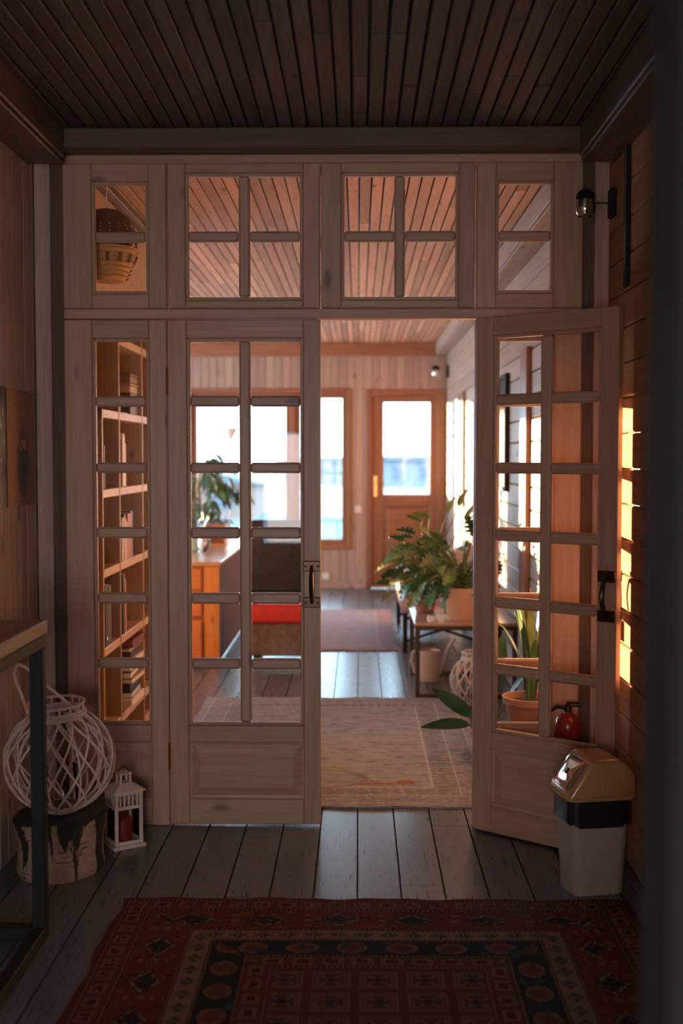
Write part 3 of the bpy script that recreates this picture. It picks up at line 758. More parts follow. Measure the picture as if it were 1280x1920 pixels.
# ------------------------------------------------------------------ hall objects
# console table at the left edge
t = thing('console_table', 'tall console table with wooden top and black steel frame at the left edge', 'table', (-1.125, 2.4, 0))
def TB(nm, x0, x1, y0, y1, z0, z1, m, c=0.003): return MB().box(x0+1.125, x1+1.125, y0-2.4, y1-2.4, z0, z1, c).build(nm, m, t)
TB('tabletop', -1.285, -0.962, 1.4, 3.60, 0.950, 0.993, 'table_top', 0.004)
for xx in (-1.283, -1.008):
    for yy in (1.42, 3.55): TB('leg', xx, xx+0.042, yy, yy+0.042, 0, 0.910, 'black_metal')
for xx in (-1.283, -1.008): TB('side_rail', xx, xx+0.042, 1.42, 3.592, 0.910, 0.949, 'black_metal'); TB('foot_rail', xx, xx+0.042, 1.462, 3.55, 0.0, 0.042, 'black_metal')
for yy in (1.42, 3.55): TB('end_rail', -1.241, -1.008, yy, yy+0.042, 0.910, 0.949, 'black_metal'); TB('foot_rail', -1.241, -1.008, yy, yy+0.042, 0.0, 0.042, 'black_metal')

# birch log
def birch():
    m, nt, b = newmat('birch_bark')
    v = objvec(nt, (1, 1, 1), False)
    big = noise(nt, objvec(nt, (9, 9, 2.2), False), 1.0, 4, 0.6, 0.8); thin = noise(nt, objvec(nt, (9, 9, 60), False), 1.5, 3, 0.6)
    col = mixc(nt, noise(nt, v, 25, 3).smooth(0.3, 0.7), (0.42, 0.29, 0.20), (0.34, 0.22, 0.15))
    col = mixc(nt, thin.smooth(0.58, 0.66), col, (0.10, 0.07, 0.05))
    col = mixc(nt, big.smooth(0.525, 0.57), col, (0.022, 0.018, 0.016))
    nt.links.new(col, b.inputs['Base Color']); b.inputs['Roughness'].default_value = 0.8
    bump(nt, b, big*(-1.0) + thin*0.3, 0.6, 0.01); MATS['birch_bark'] = m
birch()
lg = thing('birch_log', 'stump of white birch log with dark cut top under the wicker lantern', 'log', (-1.085, 4.18, 0))
rings = []; rn = random.Random(3)
prof = [(0.150, 0.0), (0.157, 0.02), (0.150, 0.08), (0.153, 0.14), (0.163, 0.19), (0.168, 0.208)]
for r, z in prof:
    rings.append([(r*(1+0.03*math.sin(3*a+z*8)+0.02*math.sin(5*a+1))*math.cos(a), r*(1+0.03*math.sin(3*a+z*8)+0.02*math.sin(5*a+1))*math.sin(a), z + (0.012*math.cos(a) if z > 0.15 else 0)) for a in [2*PI*k/40 for k in range(40)]])
MB().loft(rings).build('bark', 'birch_bark', lg, True)
MB().loft([[(x*0.985, y*0.985, z-0.003) for x, y, z in rings[-1]], [(x*0.985, y*0.985, z+0.004) for x, y, z in rings[-1]], [(x*0.93, y*0.93, z+0.007) for x, y, z in rings[-1]]]).build('cut_top', 'black_paint', lg, True)

def wicker_lantern(name, label, loc, rx, rz, ro, tilt, handle_pts=None, turns=0.42, n=15, sr=0.0042):
    r = thing(name, label, 'lantern', loc); r.rotation_euler = tilt
    def P(t, an):           # t: 0 bottom .. 1 rim
        top = math.acos(ro/rx); lo = -PI/2*0.80
        ph = lo + (top-lo)*t
        return Vector((rx*math.cos(ph)*math.cos(an), rx*math.cos(ph)*math.sin(an), rz + rz*math.sin(ph)))
    for sgn in (-1, 1):
        for k in range(n):
            a0 = 2*PI*k/n
            M = MB().tube([P(i/14, a0 + sgn*turns*PI*(i/14)) * (1 + 0.008*sgn) for i in range(15)], sr, 6)
            M.build('strand', 'white_wicker', r, True)
    for k in range(10):
        a0 = 2*PI*(k+0.5)/10
        MB().tube([P(i/14, a0)*0.965 for i in range(15)], sr*0.9, 6).build('upright', 'white_wicker', r, True)
    top = P(1, 0).z
    for k, (dz, dr) in enumerate(((0.0, 0.004), (0.010, 0.006), (0.018, 0.0), (0.045, 0.004))):
        MB().tube([((ro+dr)*math.cos(a), (ro+dr)*math.sin(a), top+dz) for a in [2*PI*i/36 for i in range(36)]], sr*1.3, 6, True).build('rim', 'white_wicker', r, True)
    for k in range(16):
        a = 2*PI*k/16; MB().tube([(ro*math.cos(a), ro*math.sin(a), top-0.005), (ro*1.02*math.cos(a), ro*1.02*math.sin(a), top+0.047)], sr, 6).build('collar_stake', 'white_wicker', r, True)
    bz = P(0, 0)
    MB().lathe([(0.0, 0.004), (bz.x+0.006, 0.004), (bz.x+0.012, 0.010), (bz.x+0.006, 0.022), (0, 0.022)], 28, (0, 0, 0)).build('base', 'white_wicker', r, True)
    MB().lathe([(ro*0.55, 0.022), (ro*0.6, 0.03), (ro*0.6, 0.16), (ro*0.57, 0.16), (ro*0.57, 0.03), (0, 0.028)], 24).build('candle_glass', 'glass', r, True)
    if handle_pts:
        pts = [Vector(p) for p in handle_pts]; out = []
        for i in range(len(pts)-1):
            p0, p1, p2, p3 = pts[max(i-1, 0)], pts[i], pts[i+1], pts[min(i+2, len(pts)-1)]
            for k in range(6):
                u = k/6; out.append(0.5*((2*p1) + (p2-p0)*u + (2*p0-5*p1+4*p2-p3)*u*u + (3*p1-p0-3*p2+p3)*u**3))
        out.append(pts[-1]); MB().tube(out, 0.006, 8).build('handle', 'white_wicker', r, True)
    return r
wicker_lantern('wicker_lantern', 'large white wicker ball lantern on the birch log', (-1.070, 4.19, 0.217), 0.195, 0.188, 0.098, (0.06, -0.05, 0),
    [(-0.098, 0.0, 0.35), (-0.115, -0.01, 0.43), (-0.132, -0.02, 0.505), (-0.118, -0.03, 0.545), (-0.09, -0.03, 0.540), (-0.03, -0.02, 0.475), (0.05, -0.01, 0.395), (0.098, 0.0, 0.345)])

# small white candle lantern
ln = thing('candle_lantern', 'small white wooden candle lantern holding a red candle by the sidelight', 'lantern', (-0.905, 4.455, 0), math.radians(34))
def LB(nm, x0, x1, y0, y1, z0, z1, m='white_paint', c=0.003, p=None): return MB().box(x0, x1, y0, y1, z0, z1, c).build(nm, m, p or ln)
LB('base', -0.066, 0.066, -0.066, 0.066, 0, 0.014)
hw = 0.050
for sx in (-1, 1):
    for sy in (-1, 1): LB('post', sx*hw-0.007, sx*hw+0.007, sy*hw-0.007, sy*hw+0.007, 0.014, 0.215)
for s in (-1, 1):
    for z0, z1 in ((0.014, 0.028), (0.150, 0.163), (0.205, 0.217)):
        LB('rail', -hw+0.007, hw-0.007, s*hw-0.005, s*hw+0.005, z0, z1, c=0.002); LB('rail', s*hw-0.005, s*hw+0.005, -hw+0.007, hw-0.007, z0, z1, c=0.002)
    for k in range(5):
        u = -0.034+0.017*k
        LB('slat', u-0.0035, u+0.0035, s*hw-0.003, s*hw+0.003, 0.163, 0.205, c=0.001); LB('slat', s*hw-0.003, s*hw+0.003, u-0.0035, u+0.0035, 0.163, 0.205, c=0.001)
    LB('pane', -hw+0.007, hw-0.007, s*hw-0.001, s*hw+0.001, 0.028, 0.150, 'glass', 0); LB('pane', s*hw-0.001, s*hw+0.001, -hw+0.007, hw-0.007, 0.028, 0.150, 'glass', 0)
MB().loft([[(sx*w_, sy*w_, z) for sx, sy in ((-1, -1), (1, -1), (1, 1), (-1, 1))] for w_, z in ((0.064, 0.217), (0.064, 0.223), (0.026, 0.242), (0.024, 0.245))]).build('roof', 'white_paint', ln)
for sx in (-1, 1):
    for sy in (-1, 1): LB('chimney_post', sx*0.019-0.004, sx*0.019+0.004, sy*0.019-0.004, sy*0.019+0.004, 0.245, 0.277, c=0.001)
LB('chimney_cap', -0.027, 0.027, -0.027, 0.027, 0.277, 0.283, c=0.002)
MB().tube([(0.02*math.cos(a), 0, 0.283+0.022*math.sin(a)) for a in [PI*i/10 for i in range(11)]], 0.0018, 6).build('ring', 'black_metal', ln)
cn = thing('candle', 'dark red pillar candle inside the small white lantern', 'candle', (-0.905, 4.455, 0.0145))
MB().lathe([(0, 0), (0.029, 0), (0.030, 0.004), (0.030, 0.088), (0.026, 0.092), (0.008, 0.088), (0, 0.088)], 24).build('wax', 'candle_red', cn, True)
MB().tube([(0, 0, 0.086), (0.001, 0, 0.10)], 0.0012, 5).build('wick', 'black_paint', cn)

# pictures on the left wall
def poster_mat():
    m, nt, b = newmat('poster_print')
    tc = nt.nodes.new('ShaderNodeTexCoord'); sp = nt.nodes.new('ShaderNodeSeparateXYZ'); nt.links.new(tc.outputs['Object'], sp.inputs[0])
    Y, Z = E(nt, sp.outputs[1]), E(nt, sp.outputs[2])
    n = noise(nt, tc.outputs['Object'], 22, 4)
    col = mixc(nt, (Z*2.2+0.5+n*0.2).smooth(0.1, 0.9), (0.26, 0.07, 0.04), (0.30, 0.11, 0.05))
    col = mixc(nt, (Y*4.0+0.55).smooth(0.0, 0.5), (0.55, 0.25, 0.10), col)
    r = ((Y-0.02)*(Y-0.02)*60.0 + (Z+0.06)*(Z+0.06)*22.0 + (n-0.5)*0.5)
    col = mixc(nt, r.smooth(0.12, 0.55), (0.035, 0.03, 0.032), col)
    fg = ((Y-0.02).abs() < 0.035) * Z.band(-0.01, 0.035) * (n > 0.5)
    col = mixc(nt, fg, col, (0.55, 0.30, 0.14))
    for zz in (0.13, -0.19): col = mixc(nt, ((Z-zz).abs() < 0.003)*((Y-0.02).abs() < 0.06)*0.5, col, (0.5, 0.25, 0.12))
    nt.links.new(col, b.inputs['Base Color']); b.inputs['Roughness'].default_value = 0.35; MATS['poster_print'] = m
    m, nt, b = newmat('poster_dark'); v = objvec(nt, (1, 30, 14), False)
    n = noise(nt, v, 1.2, 3)
    nt.links.new(mixc(nt, n.smooth(0.55, 0.68), (0.02, 0.022, 0.024), (0.42, 0.33, 0.24)), b.inputs['Base Color']); b.inputs['Roughness'].default_value = 0.35; MATS['poster_dark'] = m
poster_mat()
po = MB().box(0, 0.006, -0.178, 0.178, -0.218, 0.218, 0.001).build('poster', 'poster_print', None, False, (XL, 4.462, 1.528))
tag(po, 'red-brown poster with a dark smoky figure on the left wall', 'poster')
po = MB().box(0, 0.008, -0.16, 0.16, -0.22, 0.22, 0.001).build('poster', 'poster_dark', None, False, (XL, 4.10, 1.53))
tag(po, 'dark poster with pale markings at the left picture edge', 'poster')

# waste bin
bn = thing('waste_bin', 'cream swing-lid waste bin with tan lid and black bag by the open door leaf', 'bin', (0.808, 4.02, 0), math.radians(11))
def rrect(hx, hy, r, z, n=6, dx=0.0):
    pts = []
    for cx, cy, a0 in ((hx-r, hy-r, 0), (-hx+r, hy-r, PI/2), (-hx+r, -hy+r, PI), (hx-r, -hy+r, 1.5*PI)):
        for k in range(n+1):
            a = a0 + PI/2*k/n; pts.append((cx+r*math.cos(a)+dx, cy+r*math.sin(a), z))
    return pts
MB().loft([rrect(0.090, 0.068, 0.03, 0.0), rrect(0.094, 0.072, 0.034, 0.006), rrect(0.106, 0.084, 0.036, 0.25), rrect(0.112, 0.090, 0.038, 0.325)]).build('body', 'bin_body', bn, True)
rn = random.Random(2)
bagr = []
for hx, hy, z, wv in ((0.113, 0.091, 0.246, 0.006), (0.117, 0.095, 0.252, 0.005), (0.116, 0.094, 0.29, 0.003), (0.116, 0.094, 0.334, 0.001), (0.106, 0.084, 0.336, 0)):
    bagr.append([(x*(1+rn.uniform(-wv, wv)*2), y*(1+rn.uniform(-wv, wv)*2), z + rn.uniform(-wv, wv)*1.6) for x, y, z in rrect(hx, hy, 0.038, z)])
MB().loft(bagr, caps=False).build('bin_bag', 'black_bag', bn, True)
bm = bmesh.new()
pf = [(-0.124, 0.337), (0.122, 0.337), (0.122, 0.418), (0.075, 0.468), (-0.042, 0.472), (-0.124, 0.352)]
vv = [bm.verts.new((x, -0.098, z)) for x, z in pf]; v2 = [bm.verts.new((x, 0.098, z)) for x, z in pf]
bm.faces.new(vv); bm.faces.new(v2[::-1])
for k in range(6): bm.faces.new((vv[k], v2[k], v2[(k+1) % 6], vv[(k+1) % 6]))
bmesh.ops.recalc_face_normals(bm, faces=bm.faces)
eds = [e for e in bm.edges if not (e.verts[0].co.z < 0.34 and e.verts[1].co.z < 0.34)]
bmesh.ops.bevel(bm, geom=eds, offset=0.019, segments=5, profile=0.5, affect='EDGES')
me = bpy.data.meshes.new('lid'); bm.to_mesh(me); bm.free(); me.materials.append(MATS['bin_lid']); me.polygons.foreach_set('use_smooth', [True]*len(me.polygons))
lid = obj('lid', me, bn)
MB().loft([rrect(0.124, 0.100, 0.036, 0.334), rrect(0.127, 0.103, 0.038, 0.338), rrect(0.127, 0.103, 0.038, 0.345), rrect(0.121, 0.097, 0.036, 0.350)]).build('lid_rim', 'bin_lid', lid, True)
ang = math.atan2(0.120, 0.082)
FM = Matrix.Translation((-0.0835, 0, 0.4125)) @ Matrix.Rotation(-ang, 4, 'Y')
fp = rrect(0.058, 0.082, 0.03, 0.0)
MB().loft([[(x, y, -0.004) for x, y, z in fp], [(x, y, 0.0025) for x, y, z in fp], [(x*0.95, y*0.96, 0.005) for x, y, z in fp], [(x*0.5, y*0.5, 0.009) for x, y, z in fp], [(x*0.05, y*0.05, 0.0105) for x, y, z in fp]], FM).build('flap', 'bin_flap', lid, True)
MB().lathe([(0.010, 0.006), (0.011, 0.012), (0.006, 0.015), (0, 0.014)], 16, M=FM).build('flap_button', 'bronze', lid, True)

# fire extinguisher on a wooden box, behind the open leaf
bx = thing('wooden_box', 'low pale wooden box carrying the red extinguisher behind the open leaf', 'box', (0.812, 4.60, 0))
MB().box(-0.058, 0.072, -0.07, 0.085, 0, 0.345, 0.003).build('body', 'box_wood', bx); MB().box(-0.062, 0.072, -0.074, 0.087, 0.345, 0.366, 0.004).build('lid', 'box_wood', bx)
ex = thing('fire_extinguisher', 'small red fire extinguisher with black hose and base behind the open leaf', 'extinguisher', (0.826, 4.597, 0.366))
MB().lathe([(0, 0), (0.050, 0), (0.054, 0.004), (0.054, 0.026), (0.050, 0.028)], 28).build('base_ring', 'black_metal', ex, True)
MB().lathe([(0.050, 0.026), (0.052, 0.03), (0.052, 0.075), (0.046, 0.098), (0.030, 0.114), (0.016, 0.119), (0.014, 0.126), (0, 0.126)], 28).build('cylinder', 'ext_red', ex, True)
MB().lathe([(0.012, 0.126), (0.016, 0.130), (0.016, 0.152), (0.009, 0.157), (0, 0.157)], 16).build('valve', 'bronze', ex, True)
MB().box(-0.008, 0.045, -0.008, 0.008, 0.157, 0.165, 0.002).box(-0.008, 0.050, -0.008, 0.008, 0.146, 0.151, 0.002).build('lever', 'black_metal', ex)
hp = [(-0.012, -0.004, 0.142), (-0.045, -0.012, 0.149), (-0.078, -0.02, 0.130), (-0.098, -0.024, 0.09), (-0.106, -0.024, 0.05), (-0.112, -0.02, 0.012)]
MB().tube(hp, [0.008, 0.008, 0.008, 0.008, 0.009, 0.011], 8).build('hose', 'black_metal', ex, True)

# wall lamp, batten and cable box on the right wall
def sconce(loc, label, plate_dx, s=1.0):
    r = thing('wall_lamp', label, 'lamp', loc)
    MB().box(-0.022, -0.001, -0.035*s, 0.035*s, -0.055*s, 0.055*s, 0.004).build('wall_plate', 'black_metal', r)
    MB().tube([(-0.02, 0, 0), (-plate_dx+0.03, 0, 0)], 0.005, 8).build('arm', 'chrome', r, True)
    c = (-plate_dx, 0, 0)
    MB().lathe([(0.0, 0.052*s), (0.02*s, 0.05*s), (0.033*s, 0.036*s), (0.036*s, 0.015*s), (0.037*s, 0.012*s), (0.034*s, 0.014*s)], 24, c).build('lamp_cap', 'black_metal', r, True)
    MB().lathe([(0.036*s, 0.014*s), (0.040*s, -0.01*s), (0.037*s, -0.036*s), (0.030*s, -0.050*s), (0.027*s, -0.050*s), (0.034*s, -0.034*s), (0.036*s, -0.01*s)], 24, c).build('globe', 'chrome', r, True)
    MB().lathe([(0.0, -0.030*s), (0.014*s, -0.026*s), (0.018*s, -0.012*s), (0.012*s, 0.008*s), (0.0, 0.012*s)], 16, c).build('bulb', 'lamp_white', r, True)
sconce((XR, 4.60, 2.475), 'chrome globe wall lamp on a black plate high in the hall corner', 0.115)
sconce((XR, 12.95, 2.43), 'small globe wall lamp high beside the far outer door', 0.145, 1.25)
bt = MB().box(-0.016, 0, -0.022, 0.022, -0.27, 0.27, 0.003).build('wall_batten', 'black_metal', None, False, (XR, 4.36, 2.39))
tag(bt, 'black vertical metal bar high on the right hall wall', 'bar')
cb = thing('cable_box', 'beige junction box with cable on the right hall wall', 'box', (XR, 4.43, 0.845))
MB().box(-0.035, 0, -0.035, 0.035, -0.038, 0.038, 0.005).build('box_body', 'beige_plastic', cb); MB().tube([(-0.01, 0, 0.038), (-0.01, 0, 0.12), (-0.012, 0.012, 0.18), (-0.012, 0.02, 0.24)], 0.006, 6).build('cable', 'beige_plastic', cb, True)
MB().box(-0.012, 0, 0.008, 0.034, 0.17, 0.26, 0.003).build('cable_clip', 'black_metal', cb)

# ------------------------------------------------------------------ basket hanging behind the upper left transom
bk = thing('woven_basket', 'round woven basket with dark dome lid hanging beyond the upper left transom', 'basket', (-1.052, 4.935, 2.228))
R = 0.128
MB().lathe([(0, 0.0), (0.068, 0.0), (0.072, 0.004), (0.086, 0.03), (0.105, 0.07), (0.120, 0.105), (R, 0.135), (R-0.005, 0.135), (0.10, 0.075), (0.066, 0.008), (0, 0.006)], 32).build('bowl', 'basket_tan', bk, True)
for k in range(7):
    z = 0.015+k*0.018; rr = 0.078 + (R-0.076)*(z/0.135)**0.85
    MB().tube([((rr+0.003)*math.cos(a), (rr+0.003)*math.sin(a), z) for a in [2*PI*i/32 for i in range(32)]], 0.0035, 6, True).build('weave', 'basket_tan', bk, True)
for k in range(14):
    a = 2*PI*k/14; MB().box(-0.007, 0.007, -0.003, 0.003, 0, 0.036, 0.001, Matrix.Rotation(a, 4, 'Z') @ Matrix.Translation((0.113, 0, 0.07)) @ Matrix.Rotation(0.45, 4, 'Y') @ Matrix.Rotation(PI/2, 4, 'Z')).build('ornament', 'basket_dark', bk)
for k in range(4):
    z = 0.138+k*0.012
    for i in range(26):
        a = 2*PI*(i+0.5*(k % 2))/26
        if k < 3: MB().box(-0.011, 0.011, -0.003, 0.003, 0, 0.0085, 0.001, Matrix.Rotation(a, 4, 'Z') @ Matrix.Translation((R-0.003, 0, z)) @ Matrix.Rotation(PI/2, 4, 'Z')).build('lattice', 'basket_tan' if k % 2 else 'basket_dark', bk) if (i % 2 == 0) else None
MB().lathe([(R+0.002, 0.172), (R+0.001, 0.182), (0.116, 0.215), (0.092, 0.262), (0.055, 0.292), (0.02, 0.300), (0, 0.300), (0, 0.294), (0.05, 0.286), (0.086, 0.258), (0.110, 0.212), (R-0.006, 0.172)], 32).build('dome', 'basket_dark', bk, True)
for z, rr in ((0.19, 0.128), (0.206, 0.122), (0.222, 0.115)):
    for i in range(20):
        a = 2*PI*i/20; MB().lathe([(0, -0.004), (0.004, 0), (0, 0.004)], 6, (rr*math.cos(a), rr*math.sin(a), z)).build('bead', 'basket_tan', bk)
MB().tube([(0, 0, 0.298), (0, 0, CE-2.228)], 0.003, 6).build('cord', 'white_wicker', bk)

# ------------------------------------------------------------------ bookcase with books
XB = -1.16
YU = [5.313, 5.694, 6.302]
bc = thing('bookcase', 'tall open pine bookcase seen through the left sidelight', 'bookcase', (XB, 5.3, 0))
def BB(nm, x0, x1, y0, y1, z0, z1, m, c=0.003): return MB().box(x0-XB, x1-XB, y0-5.3, y1-5.3, z0, z1, c).build(nm, m, bc)
SZ = [0.205, 0.595, 0.959, 1.327, 1.694]
XK = -1.46
BB('upright', XK, XB, YU[0]-0.011, YU[0]+0.011, 0, 1.714, 'shelf_wood_z')
BB('upright', XK, XB, YU[1]-0.011, YU[1]+0.011, 0, 2.138, 'shelf_wood_z')
BB('upright', XK, XB, YU[2]-0.011, YU[2]+0.011, 0, 2.138, 'shelf_wood_z')
BB('upright', XK, XB, 6.60, 6.622, 0, 2.138, 'shelf_wood_z')
BB('back_panel', XK-0.012, XK, YU[0]-0.011, 6.622, 0, 2.138, 'shelf_back')
ycell = [(YU[0]+0.011, YU[1]-0.011), (YU[1]+0.011, YU[2]-0.011), (YU[2]+0.011, 6.60)]
for ci, (a, b) in enumerate(ycell):
    for z in SZ + ([2.06] if ci else []): BB('shelf', XK, XB-0.002, a, b, z-0.02, z+0.02, 'shelf_wood')
BB('plinth', XK, XB-0.02, YU[0]+0.011, 6.6, 0, 0.06, 'shelf_wood')
def book(y, th, h, dp, colr, z, label, x=XB-0.004):
    r = thing('book', label, 'book', (x, y, z+0.0205))
    MB().box(-dp, 0, 0, th, 0, h, 0.002).build('cover', 'book ' + colr, r)
    MB().box(-dp+0.004, -0.006, 0.002, th-0.002, h-0.001, h+0.0005).build('page_block', 'paper', r)
    return r
S2 = 'on the second shelf from the top'
y = 5.775
for th, h, dp, cl, lb in ((0.022, 0.235, 0.17, 'tan', 'tan book at the near end of the upper shelf row'), (0.026, 0.265, 0.18, 'white', 'tallest white book in the upper shelf row'),
        (0.016, 0.255, 0.18, 'cream', 'thin cream book right of the tall white one'), (0.024, 0.215, 0.16, 'beige', 'short beige book ending the upper shelf row')):
    book(y, th, h, dp, cl, SZ[3], lb); y += th+0.002
y = 5.765
for th, h, dp, cl, lb in ((0.028, 0.215, 0.17, 'white', 'white book at the near end of the middle shelf row'), (0.018, 0.235, 0.17, 'black', 'narrow black book in the middle shelf row'), (0.022, 0.225, 0.17, 'cream', 'cream book beside the narrow black one'),
        (0.026, 0.205, 0.17, 'beige', 'beige book left of the tan one in the middle row'), (0.024, 0.19, 0.16, 'tan', 'tan book before the wide orange-red one'), (0.075, 0.23, 0.2, 'orange-red', 'wide orange-red volume in the middle shelf row'), (0.05, 0.24, 0.2, 'slate blue', 'slate blue volume behind the orange-red one')):
    book(y, th, h, dp, cl, SZ[2], lb); y += th+0.003
y = 5.765
for th, h, dp, cl, lb in ((0.050, 0.30, 0.22, 'black', 'tall black binder beside the orange book'), (0.026, 0.27, 0.2, 'orange', 'orange book right of the tall black binder')):
    book(y, th, h, dp, cl, SZ[1], lb); y += th+0.004
y = 5.358
for th, h, dp, cl, lb in ((0.055, 0.29, 0.22, 'black', 'black ring binder nearest the sidelight with a metal ring'), (0.012, 0.25, 0.2, 'brown', 'thin brown book between the black binders'), (0.055, 0.28, 0.22, 'dark grey', 'dark grey binder in the lower near shelf')):
    bkx = book(y, th, h, dp, cl, SZ[1], lb)
    if cl == 'black': MB().lathe([(0.009, 0), (0.011, 0.002), (0.007, 0.004), (0.0, 0.002)], 14, M=Matrix.Translation((0, th/2, 0.04)) @ Matrix.Rotation(PI/2, 4, 'Y')).build('ring', 'chrome', bkx)
    y += th+0.003
y = 5.358
for th, h, dp, cl, lb in ((0.02, 0.20, 0.15, 'dark grey', 'dark grey book alone on the upper near shelf'),): book(y, th, h, dp, cl, SZ[3], lb)
z = SZ[0]+0.0205
st = [(0.030, 'white', 0.225, 0.30, 'white book at the bottom of the flat stack'), (0.030, 'slate blue', 0.225, 0.29, 'slate blue book second from the bottom of the flat stack'), (0.046, 'black', 0.21, 0.28, 'thick black book low in the flat stack'), (0.026, 'tan', 0.225, 0.30, 'tan book above the thick black one in the flat stack'),
      (0.034, 'dark grey', 0.21, 0.27, 'dark grey book in the middle of the flat stack'), (0.036, 'beige', 0.22, 0.28, 'beige book in the upper flat stack'), (0.030, 'cream', 0.215, 0.28, 'cream book in the upper flat stack'),
      (0.034, 'dark purple', 0.21, 0.27, 'dark purple book near the top of the flat stack'), (0.018, 'brown', 0.205, 0.27, 'brown book near the top of the flat stack'), (0.040, 'maroon', 0.20, 0.30, 'maroon box-like volume on top of the flat stack')]
for k, (th, cl, dx, dy, lb) in enumerate(st):
    r = thing('book', lb, 'book', (XB+0.006-0.006*(k % 3), 5.93+0.008*((k*7) % 4), z), 0.0)
    r.rotation_euler = (0, 0, 0.03*((k*5) % 3-1))
    MB().box(-dx, 0, 0, dy, 0, 0.004, 0.001).box(-dx, 0, 0, dy, th-0.004, th, 0.001).box(-dx, -dx+0.004, 0, dy, 0, th).build('cover', 'book ' + cl, r)
    MB().box(-dx+0.004, -0.004, 0.004, dy-0.004, 0.004, th-0.004).build('page_block', 'paper' if cl not in ('maroon', 'dark purple', 'black') else 'book ' + cl, r)
    z += th+0.0008
ht = thing('straw_hat', 'pale straw hat lying on the top shelf of the bookcase', 'hat', (-1.29, 5.93, SZ[4]+0.0205))
MB().lathe([(0.12, 0.0), (0.12, 0.004), (0.088, 0.008), (0.086, 0.05), (0.075, 0.095), (0.045, 0.12), (0.0, 0.126), (0, 0.12), (0.07, 0.09), (0.08, 0.05), (0.083, 0.004), (0.116, 0.0)], 28).build('crown', 'straw', ht, True)
MB().lathe([(0.0885, 0.010), (0.0885, 0.03), (0.087, 0.03), (0.087, 0.010)], 28).build('hat_band', 'basket_dark', ht, True)
for k, (zz, hh, cl, lb) in enumerate(((0.0, 0.11, 'dark grey', 'dark grey box on the top bookcase shelf'), (0.1115, 0.05, 'tan', 'tan box lying on the dark grey box'), (0.163, 0.05, 'brown', 'brown flat box on top of the tan box'))):
    r = thing('storage_box', lb, 'box', (-1.30, 6.17, SZ[4]+0.0205+zz))
    MB().box(-0.12, 0.12, -0.10, 0.105, 0, hh*0.75, 0.003).build('box_body', 'book ' + cl, r); MB().box(-0.123, 0.123, -0.103, 0.108, hh*0.75, hh, 0.003).build('box_lid', 'book ' + cl, r)

# ------------------------------------------------------------------ far room furniture
# long orange pine desk
dk = thing('pine_desk', 'long orange pine desk with drawers standing before the far window', 'desk', (-1.5, 9.4, 0))
def DB(nm, x0, x1, y0, y1, z0, z1, m, c=0.004, p=None): return MB().box(x0+1.5, x1+1.5, y0-9.4, y1-9.4, z0, z1, c).build(nm, m, p or dk)
DB('desktop', -2.05, -0.975, 8.27, 10.66, 0.722, 0.752, 'desk_top')
DB('leg', -1.10, -0.995, 8.30, 8.36, 0, 0.722, 'orange_pine_z'); DB('leg', -1.06, -0.995, 10.56, 10.63, 0, 0.722, 'orange_pine_z'); DB('leg', -2.03, -1.96, 10.56, 10.63, 0, 0.722, 'orange_pine_z')
DB('side_panel', -1.02, -1.0, 8.36, 10.56, 0.02, 0.722, 'dark_panel')
DB('carcass', -2.03, -1.10, 8.33, 8.90, 0.03, 0.722, 'orange_pine_z')
for i, (a, b) in enumerate(((0.55, 0.70), (0.36, 0.53), (0.06, 0.33))):
    for c_, d_ in ((-1.56, -1.115), (-2.02, -1.57)):
        dw = DB('drawer', c_, d_, 8.29-0.012*i, 8.33, a, b, 'orange_pine', 0.008)
        MB().lathe([(0.012, 0), (0.009, 0.012), (0.018, 0.022), (0.0, 0.030)], 14, M=Matrix.Translation(((c_+d_)/2+1.5, 8.29-0.012*i-9.4, (a+b)/2)) @ Matrix.Rotation(PI/2, 4, 'X')).build('knob', 'brass', dw, True)
# things on the desk
jr = thing('glass_jar', 'round glass jar with green stems on the desk', 'jar', (-1.27, 9.15, 0.7525))
MB().lathe([(0, 0), (0.075, 0), (0.10, 0.03), (0.11, 0.08), (0.095, 0.13), (0.07, 0.15), (0.072, 0.165), (0.066, 0.165), (0.064, 0.15), (0.088, 0.125), (0.103, 0.08), (0.092, 0.034), (0.07, 0.008), (0, 0.008)], 28).build('jar_body', 'glass', jr, True)
for k in range(5):
    a = k*1.3; MB().tube([(0.02*math.cos(a), 0.02*math.sin(a), 0.01), (0.03*math.cos(a), 0.03*math.sin(a), 0.12), (0.09*math.cos(a), 0.09*math.sin(a), 0.25)], 0.005, 6).build('stem', 'leaf_mid', jr, True)
dp = thing('saucer', 'small terracotta saucer on the near corner of the desk', 'saucer', (-1.36, 8.62, 0.7525))
MB().lathe([(0, 0), (0.06, 0), (0.085, 0.022), (0.08, 0.024), (0.056, 0.006), (0, 0.006)], 24).build('dish', 'terracotta', dp, True); MB().lathe([(0, 0.0065), (0.05, 0.0065), (0.06, 0.014), (0, 0.016)], 20).build('soil', 'soil', dp, True)
ob = thing('letter_tray', 'upright orange wooden letter tray at the back of the desk', 'tray', (-1.22, 9.95, 0.7525))
for xx in (-0.10, 0.085): MB().box(xx, xx+0.015, -0.10, 0.10, 0, 0.17, 0.003).build('side', 'orange_pine_z', ob)
MB().box(-0.085, 0.085, -0.10, 0.10, 0, 0.012, 0.002).build('bottom', 'orange_pine', ob); MB().box(-0.085, 0.085, 0.088, 0.10, 0.012, 0.16, 0.002).build('back', 'orange_pine', ob); MB().box(-0.085, 0.085, -0.10, 0.088, 0.085, 0.095, 0.002).build('shelf', 'orange_pine', ob)
